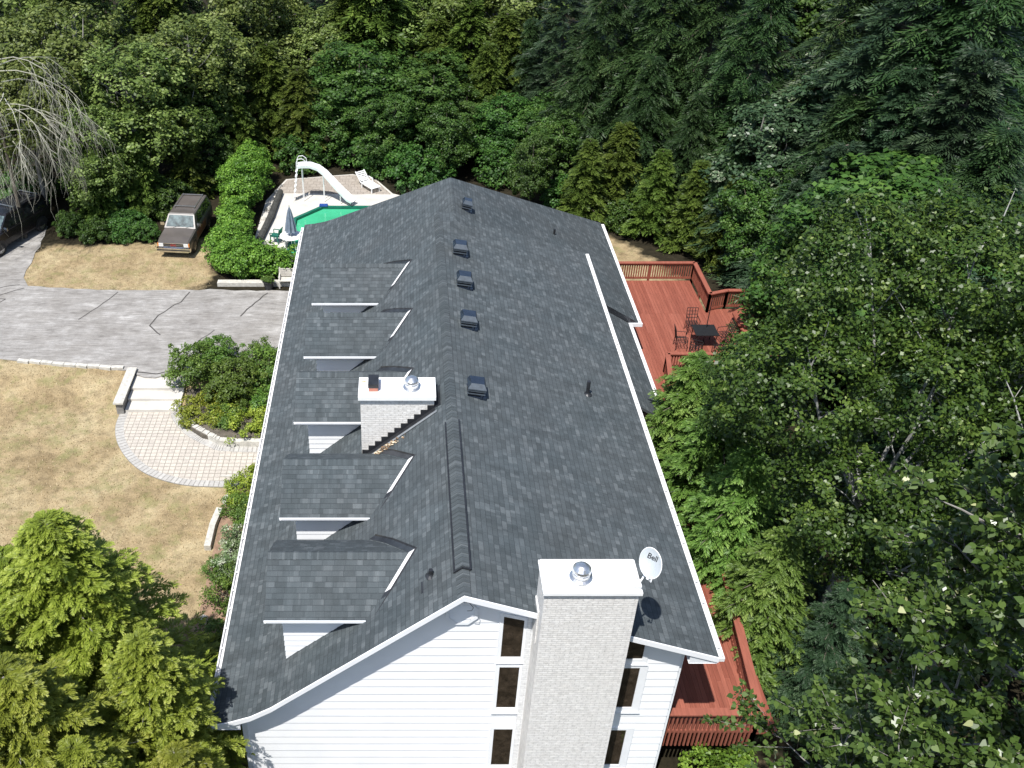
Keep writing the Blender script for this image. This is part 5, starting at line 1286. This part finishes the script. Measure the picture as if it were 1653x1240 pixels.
#LIST
FOREST = [
    ('olive1', -20.8, 57, 10.6, 1.3),
    ('olive2', -15.8, 55, 10.1, 1.35),
    ('olive1', -13.4, 60, 9.5, 1.4),
    ('olive2', -17.4, 51.5, 7.5, 1.15),
    ('cedar1', -15.1, 52, 5.0, 1.25),
    ('cedar2', -13.0, 54.5, 5, 1.3),
    ('maple2', -24.7, 56, 5, 1.2),
    ('cedar1', -17.5, 51, 5, 1.2),
    ('olive1', -20.9, 52, 9.0, 1.1),
    ('spruce1', -11.2, 66, 9.2, 1.2),
    ('maple1', -12.8, 61, 7.0, 1.4),
    ('cedar1', -8.6, 62, 7.1, 1.5),
    ('cedar2', -6.6, 60.5, 6.0, 1.5),
    ('cedar1', -10.4, 59, 5, 1.4),
    ('maple2', -12.7, 57, 5.2, 1.2),
    ('maple1', -14.2, 58, 6.4, 1.2),
    ('olive2', -9.4, 70, 8.6, 1.4),
    ('olive1', -5.5, 68, 7.9, 1.4),
    ('maple1', -2.8, 62.5, 7.4, 1.6),
    ('maple2', 1.2, 62, 6.3, 1.7),
    ('maple1', 4.1, 60.5, 5, 1.5),
    ('maple2', -4.1, 61, 5.1, 1.5),
    ('maple1', -0.4, 60, 5, 1.4),
    ('maple2', 8.6, 58.5, 5, 1.3),
    ('maple1', 2.7, 57.5, 5, 1.2),
    ('maple2', -1.2, 59.0, 5, 1.3),
    ('cedar1', -3.8, 68, 8.7, 1.5),
    ('olive1', 0.0, 70, 9.0, 1.5),
    ('cedar2', 4.5, 66, 8.8, 1.5),
    ('cedar1', 6.9, 65, 8.2, 1.5),
    ('cedar2', 2.3, 66, 7.6, 1.5),
    ('cedar1', 5.6, 63, 6.8, 1.4),
    ('spruce1', 10.1, 62, 11.9, 1.3),
    ('maple1', 6.4, 59, 5, 1.5),
    ('maple2', 9.2, 55.5, 5, 1.3),
    ('hemlock2', 8.4, 64, 8.1, 1.3),
    ('maple1', 7.5, 52.5, 5, 0.9),
    ('hemlock1', 12.1, 58, 13.7, 1.3),
    ('hemlock1', 14.7, 56, 14.1, 1.3),
    ('hemlock2', 11.1, 57, 8.9, 1.3),
    ('hemlock2', 13.8, 53, 9.0, 1.3),
    ('cedar2', 12.4, 52, 5.6, 1.5),
    ('cedar1', 10.4, 51, 5, 1.4),
    ('hemlock2', 15.8, 50.5, 7.8, 1.3),
    ('cedar1', 14.1, 49.5, 5, 1.4),
    ('cedar2', 15.8, 48, 5, 1.4),
    ('cedar1', 17.1, 46, 5, 1.3),
    ('hemlock1', 17.6, 56, 15.0, 1.3),
    ('hemlock1', 19.1, 52, 13.9, 1.3),
    ('pale', 18.3, 46.5, 8.5, 1.4),
    ('pale', 20.9, 48, 9.9, 1.4),
    ('pale', 24.2, 52, 11.5, 1.3),
    ('hemlock2', 17.3, 47, 6.8, 1.2),
    ('hemlock1', 22.9, 49, 16.2, 1.3),
    ('spruce1', 22.6, 44, 18.0, 1.4),
    ('hemlock1', 24.3, 42, 18.1, 1.4),
    ('spruce1', 21.8, 41, 12.3, 1.3),
    ('hemlock2', 20.4, 43, 10.3, 1.3),
    ('spruce1', 22.7, 38, 14.2, 1.4),
    ('hemlock1', 26.2, 47, 13.9, 1.4),
    ('spruce1', 18.5, 42, 6.6, 1.1),
    ('hemlock2', 22.8, 35, 12.3, 1.3),
    ('maple2', 18.0, 43.5, 6.2, 1.1),
    ('maple1', 17.6, 36, 8.1, 1.2),
    ('hemlock1', -39.2, 69.2, 13.8, 1.2),
    ('hemlock1', -30.9, 72.5, 11.1, 1.2),
    ('olive2', -24.4, 70.9, 14.6, 1.2),
    ('cedar1', -17.8, 72.2, 12.5, 1.2),
    ('olive2', -10.2, 67.1, 11.9, 1.2),
    ('cedar1', -2.0, 68.0, 14.2, 1.2),
    ('olive1', 5.2, 69.7, 11.5, 1.2),
    ('hemlock1', 15.4, 68.3, 11.9, 1.2),
    ('spruce1', 23.0, 68.7, 14.8, 1.2),
    ('maple1', 29.4, 70.8, 11.7, 1.2),
    ('spruce1', 38.3, 72.8, 14.6, 1.2),
    ('hemlock2', 43.9, 69.5, 14.7, 1.2),
    ('hemlock2', 51.5, 68.8, 13.4, 1.2),
    ('hemlock1', -45.6, 79.2, 11.3, 1.2),
    ('maple1', -36.0, 77.9, 12.3, 1.2),
    ('hemlock1', -27.1, 76.1, 12.0, 1.2),
    ('hemlock1', -17.2, 77.1, 12.6, 1.2),
    ('cedar1', -9.9, 77.2, 13.3, 1.2),
    ('olive1', -3.0, 79.2, 13.5, 1.2),
    ('hemlock1', 8.4, 79.5, 14.7, 1.2),
    ('hemlock2', 16.9, 78.1, 14.6, 1.2),
    ('cedar1', 23.3, 75.6, 14.0, 1.2),
    ('hemlock2', 33.5, 75.2, 14.8, 1.2),
    ('hemlock2', 39.9, 78.1, 12.5, 1.2),
    ('hemlock2', 48.6, 80.5, 13.2, 1.2),
    ('hemlock2', 57.6, 76.8, 14.2, 1.2),
    ('hemlock1', -49.1, 88.1, 15.0, 1.2),
    ('olive1', -41.7, 84.5, 13.4, 1.2),
    ('olive1', -30.6, 85.4, 13.4, 1.2),
    ('cedar1', -22.1, 87.9, 11.6, 1.2),
    ('hemlock1', -12.8, 84.2, 13.0, 1.2),
    ('olive2', -4.4, 89.9, 13.3, 1.2),
    ('cedar1', 2.3, 84.6, 12.7, 1.2),
    ('cedar1', 11.2, 85.8, 12.8, 1.2),
    ('spruce1', 22.6, 89.9, 12.8, 1.2),
    ('maple1', 29.9, 85.9, 12.1, 1.2),
    ('spruce1', 38.6, 84.7, 14.3, 1.2),
    ('spruce1', 47.6, 87.8, 13.0, 1.2),
    ('hemlock1', 55.9, 87.0, 13.1, 1.2),
    ('olive1', 65.3, 86.2, 14.1, 1.2),
    ('hemlock1', -54.4, 97.5, 11.1, 1.2),
    ('spruce1', -46.0, 98.2, 12.1, 1.2),
    ('hemlock1', -35.6, 98.3, 14.8, 1.2),
    ('olive2', -26.2, 97.5, 11.0, 1.2),
    ('maple1', -15.7, 96.0, 12.1, 1.2),
    ('spruce1', -6.7, 97.9, 14.2, 1.2),
    ('maple1', 3.4, 96.1, 14.8, 1.2),
    ('spruce1', 13.4, 99.2, 13.8, 1.2),
    ('hemlock2', 24.9, 97.1, 13.1, 1.2),
    ('hemlock2', 32.3, 99.6, 12.9, 1.2),
    ('maple1', 43.7, 98.0, 12.7, 1.2),
    ('olive1', 53.4, 97.1, 14.7, 1.2),
    ('olive1', 62.3, 98.6, 13.5, 1.2),
    ('hemlock1', 73.3, 95.2, 13.3, 1.2),
    ('spruce1', 26.2, 14.0, 5.5, 1.5),
    ('hemlock1', 26.9, 14.9, 7.5, 1.5),
    ('spruce1', 29.8, 15.9, 5.1, 1.5),
    ('maple2', 21.3, 16.9, 7.4, 1.5),
    ('hemlock1', 24.8, 17.8, 6.0, 1.5),
    ('hemlock1', 23.5, 18.8, 6.5, 1.5),
    ('maple2', 22.4, 19.7, 5.0, 1.5),
    ('maple2', 24.1, 20.6, 7.1, 1.5),
    ('maple2', 28.7, 21.6, 7.4, 1.5),
    ('maple2', 22.5, 22.5, 5.2, 1.5),
    ('maple2', 22.5, 23.5, 7.4, 1.5),
    ('maple2', 19.9, 24.4, 7.0, 1.5),
    ('maple2', 21.2, 25.4, 6.2, 1.5),
    ('hemlock2', 18.6, 26.4, 6.4, 1.5),
    ('spruce1', 26.6, 27.3, 6.5, 1.5),
    ('hemlock1', 20.5, 28.2, 9.1, 1.5),
    ('spruce1', 20.3, 29.2, 9.0, 1.5),
    ('hemlock2', 25.8, 30.1, 9.3, 1.5),
    ('hemlock2', 26.8, 31.1, 8.9, 1.5),
    ('hemlock2', 26.7, 32.0, 9.2, 1.5),
    ('spruce1', 25.5, 33.0, 9.8, 1.5),
    ('maple2', 19.6, 34.0, 9.5, 1.5),
    ('maple2', 21.2, 34.9, 10.8, 1.5),
    ('maple2', 20.1, 35.8, 8.4, 1.5),
    ('hemlock2', 17.7, 36.8, 8.7, 1.5),
    ('spruce1', 18.3, 37.8, 10.5, 1.5),
]
REF = {'olive1': 10.3, 'olive2': 10.3, 'maple1': 10, 'maple2': 10, 'pale': 10, 'cedar1': 10, 'cedar2': 10, 'spruce1': 12, 'hemlock1': 12, 'hemlock2': 12}
NM = {'olive1': ('ash_tree', 'tree'), 'olive2': ('ash_tree', 'tree'), 'maple1': ('maple_tree', 'maple'), 'maple2': ('maple_tree', 'maple'), 'pale': ('aspen_tree', 'tree'), 'cedar1': ('cedar_tree', 'cedar'), 'cedar2': ('cedar_tree', 'cedar'), 'spruce1': ('spruce_tree', 'spruce'), 'hemlock1': ('hemlock_tree', 'hemlock'), 'hemlock2': ('hemlock_tree', 'hemlock')}
LOOK = {'ash_tree': 'olive-green leafy tree', 'maple_tree': 'bright green broadleaf tree', 'aspen_tree': 'tree with pale shimmering leaves', 'cedar_tree': 'yellow-green cedar', 'spruce_tree': 'blue-green spruce', 'hemlock_tree': 'dark drooping conifer'}
def zone(x, y):
    if y > 68: return 'in the back rows of the wood'
    if x < -14: return 'behind the dead branches at the left'
    if x < -8: return 'behind the brown parked vehicle'
    if x < 1: return 'behind the pool patio'
    if x < 9: return 'just past the far end of the roof'
    if y > 44: return 'behind the far deck railing'
    return 'at the right edge beyond the pale-limbed tree'
ORD = ['leftmost', 'second from the left', 'third from the left', 'fourth from the left', 'fifth from the left', 'sixth from the left', 'seventh from the left', 'eighth from the left', 'ninth from the left', 'tenth from the left', 'eleventh from the left', 'twelfth from the left', 'thirteenth from the left', 'fourteenth from the left']
ORD += [w + ' from the left' for w in ('fifteenth', 'sixteenth', 'seventeenth', 'eighteenth', 'nineteenth', 'twentieth', 'twenty-first', 'twenty-second', 'twenty-third', 'twenty-fourth', 'twenty-fifth', 'twenty-sixth')]
byg = {}
for q in FOREST: byg.setdefault((NM[q[0]][0], zone(q[1], q[2])), []).append(q)
for (nm, zn), lst in byg.items():
    lst.sort(key=lambda q: q[1] / (q[2] * .815 + 9))
    for i, (key, x, y, h, w) in enumerate(lst):
        lb = LOOK[nm] + ' ' + zn
        if len(lst) > 1: lb += ', ' + ORD[i]
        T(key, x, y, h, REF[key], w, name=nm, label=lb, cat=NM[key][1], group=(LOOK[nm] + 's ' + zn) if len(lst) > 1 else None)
# undergrowth closing the foot of the wood
for i, (x, y, s_) in enumerate(sorted([(-19.0, 49.8, .6), (-17.2, 48.9, .6), (-15.6, 49.3, .7), (-14.6, 48.9, .55), (-13.9, 52.5, .9), (-10.9, 56, .9), (-6.5, 59.3, 1.1), (-2.2, 59.6, 1.2), (1.0, 56.4, 1.2), (-.2, 57.8, 1.0), (6.5, 57, 1.1), (9.8, 53.5, .9), (12.8, 50.8, .9), (-22.5, 54, 1), (-17, 52, 1)], key=lambda q: q[0] / (q[1] * .815 + 14.3))):
    plant('under', x, y, s=s_, name='undergrowth_bush', label='leafy green bush at the foot of the wood, ' + ORD[i], cat='bush', group='bushes at the foot of the wood')
for x, y, s_, lb in [(10.3, 11.0, 1.2, 'dark undergrowth under the foreground poplar, nearest the house'), (13.2, 11.6, 1.3, 'dark undergrowth under the foreground poplar, in the middle'), (15.8, 13.6, 1.4, 'dark undergrowth under the foreground poplar, farthest right'), (12.0, 8.6, 1.2, 'dark undergrowth at the bottom edge below the poplar'), (15.6, 9.8, 1.3, 'dark undergrowth in the lower right corner below the poplar')]:
    plant('under', x, y, s=s_, name='undergrowth_bush', label=lb, cat='bush', group='bushes under the poplar')
# vine hedge round the pool
hl = []
def hseg(a, b, w, h, n):
    for k in range(n):
        t_ = (k + .5) / n; q_ = R.uniform(.8, 1.25); hl.append((a[0] + (b[0] - a[0]) * t_ + R.uniform(-.25, .25), a[1] + (b[1] - a[1]) * t_, h * .5 * q_, w * R.uniform(.8, 1.2), w * R.uniform(.85, 1.2), h * .55 * q_))
hseg((-9.1, 57.0), (-9.5, 52), 1.2, 2.3, 4); hseg((-9.5, 52), (-9.2, 47), 1.0, 1.9, 4); hseg((-9.3, 47.2), (-9.1, 44.9), 1.1, 1.8, 3); hseg((-9, 44.75), (-5.3, 44.8), .9, 1.6, 5)
hc_, _ = broad(71, hl, 1100, 62, .125, .4, F['vine'], M['bark'], .5, .04, flat=.8, limbs=1, zmin=.1)
PROTO['hedge'] = (hc_, limb_mesh('trunk', [([(l[0], l[1], -.1), (l[0] + .1, l[1], l[5])], [.05, .03]) for l in hl], M['bark']))
hh_ = plant('hedge', 0, 0, z=0, rz=0, name='vine_hedge', label='bright green vine-covered hedge enclosing the pool patio on the left', cat='hedge')
# shrub bed and foundation planting
for key, x, y, s_, lb in [('yew1', -9.3, 35.3, 1.0, 'dark green shrub beside the steps, largest in the bed'), ('yew1', -8.3, 36.1, .85, 'dark green shrub at the back of the bed next to the driveway'), ('yew1', -7.3, 34.2, 1.05, 'rounded green shrub in the middle of the bed casting a dark shadow'),
      ('shrub1', -6.0, 35.4, 1.15, 'bright green shrub against the roof edge at the driveway end'), ('shrub1', -6.6, 36.4, .8, 'small bright shrub touching the driveway by the gutter'), ('shrub1', -5.8, 33.8, .9, 'green shrub squeezed against the gutter in the middle of the bed'), ('yellow1', -8.5, 33.0, .9, 'yellow-green spreading shrub spilling over the kerb by the steps'),
      ('shrub1', -7.6, 32.6, .7, 'low green shrub between the two yellow-green ones'), ('yellow1', -6.6, 32.3, .95, 'yellow-green spreading shrub above the inner curve of the path'), ('yellow1', -5.7, 32.5, .8, 'yellow-green shrub tucked under the gutter beside the path'), ('yellow1', -7.9, 34.0, .75, 'yellow-green patch between dark shrubs'),
      ('yellow1', -5.9, 27.9, .8, 'golden upright shrub under the gutter near the path end'), ('yellow1', -5.6, 29.0, .5, 'small golden shrub beside the paver path'), ('shrub1', -6.3, 27.0, .62, 'dark green shrub beside the white rock'), ('shrub1', -5.9, 26.0, .4, 'small yellow-green shrub by the curved stone edging'),
      ('flower1', -5.75, 24.9, .9, 'white-flowering shrub along the left gutter'), ('flower1', -5.95, 23.9, .7, 'variegated pale shrub below the white-flowering one'), ('shrub1', -6.7, 23.9, .42, 'small brownish shrub standing out on the lawn edge'),
      ('vine', -5.9, 22.6, .0, ''), ('shrub1', -6.0, 22.6, .8, 'rounded bright green shrub below the pale flowering one'), ('yew1', -6.0, 20.3, .7, 'dark green shrub in the shadow of the cedars'), ('yew1', -5.6, 18.6, .8, 'dark shrub half hidden by the near left gutter')]:
    if s_ > 0: plant(key, x, y, s=s_ * 1.3, name='garden_shrub', label=lb, cat='shrub')
plant('shrub1', -6.9, 43.25, z=.42, s=.38, name='potted_plant', label='leafy plant growing in the black pot', cat='plant')
# dry grass tufts over the lawns
def tufts(n=26000):
    r = np.random.default_rng(9); x = r.uniform(-24, -4.5, n * 3); y = r.uniform(14, 49, n * 3)
    ok = np.array([any(inpoly(a, b, P) for P in LAWN[:2]) and not (inpoly(a, b, top + bot)) and not (a > -12.6 and 28.2 < b < 36.5 and math.hypot(a + 6.2, (b - 34) * 1.05) < 6.5) and not (a > -6.9 and b < 28.4) for a, b in zip(x, y)])
    x, y = x[ok][:n], y[ok][:n]; n = len(x); P = np.stack([x, y, np.array([gz(a, b) for a, b in zip(x, y)])], 1)
    h = r.uniform(.03, .08, n); D = unit(r.normal(size=(n, 3)) * .6 + [0, 0, 1]); Wv = unit(np.cross(D, r.normal(size=(n, 3)))); w = .018
    V = np.stack([P - Wv * w, P + Wv * w, P + D * h[:, None] + Wv * w * .2, P + D * h[:, None] - Wv * w * .2], 1)
    return quad_mesh('dry_grass', V, .5 + .25 * r.normal(size=n), foliage('dry_grass_blades', (.24, .2, .08), (.42, .33, .19), (.55, .46, .29), .1, .8))
o = bpy.data.objects.new('dry_grass', tufts()); C.objects.link(o); struct(o, 'stuff')
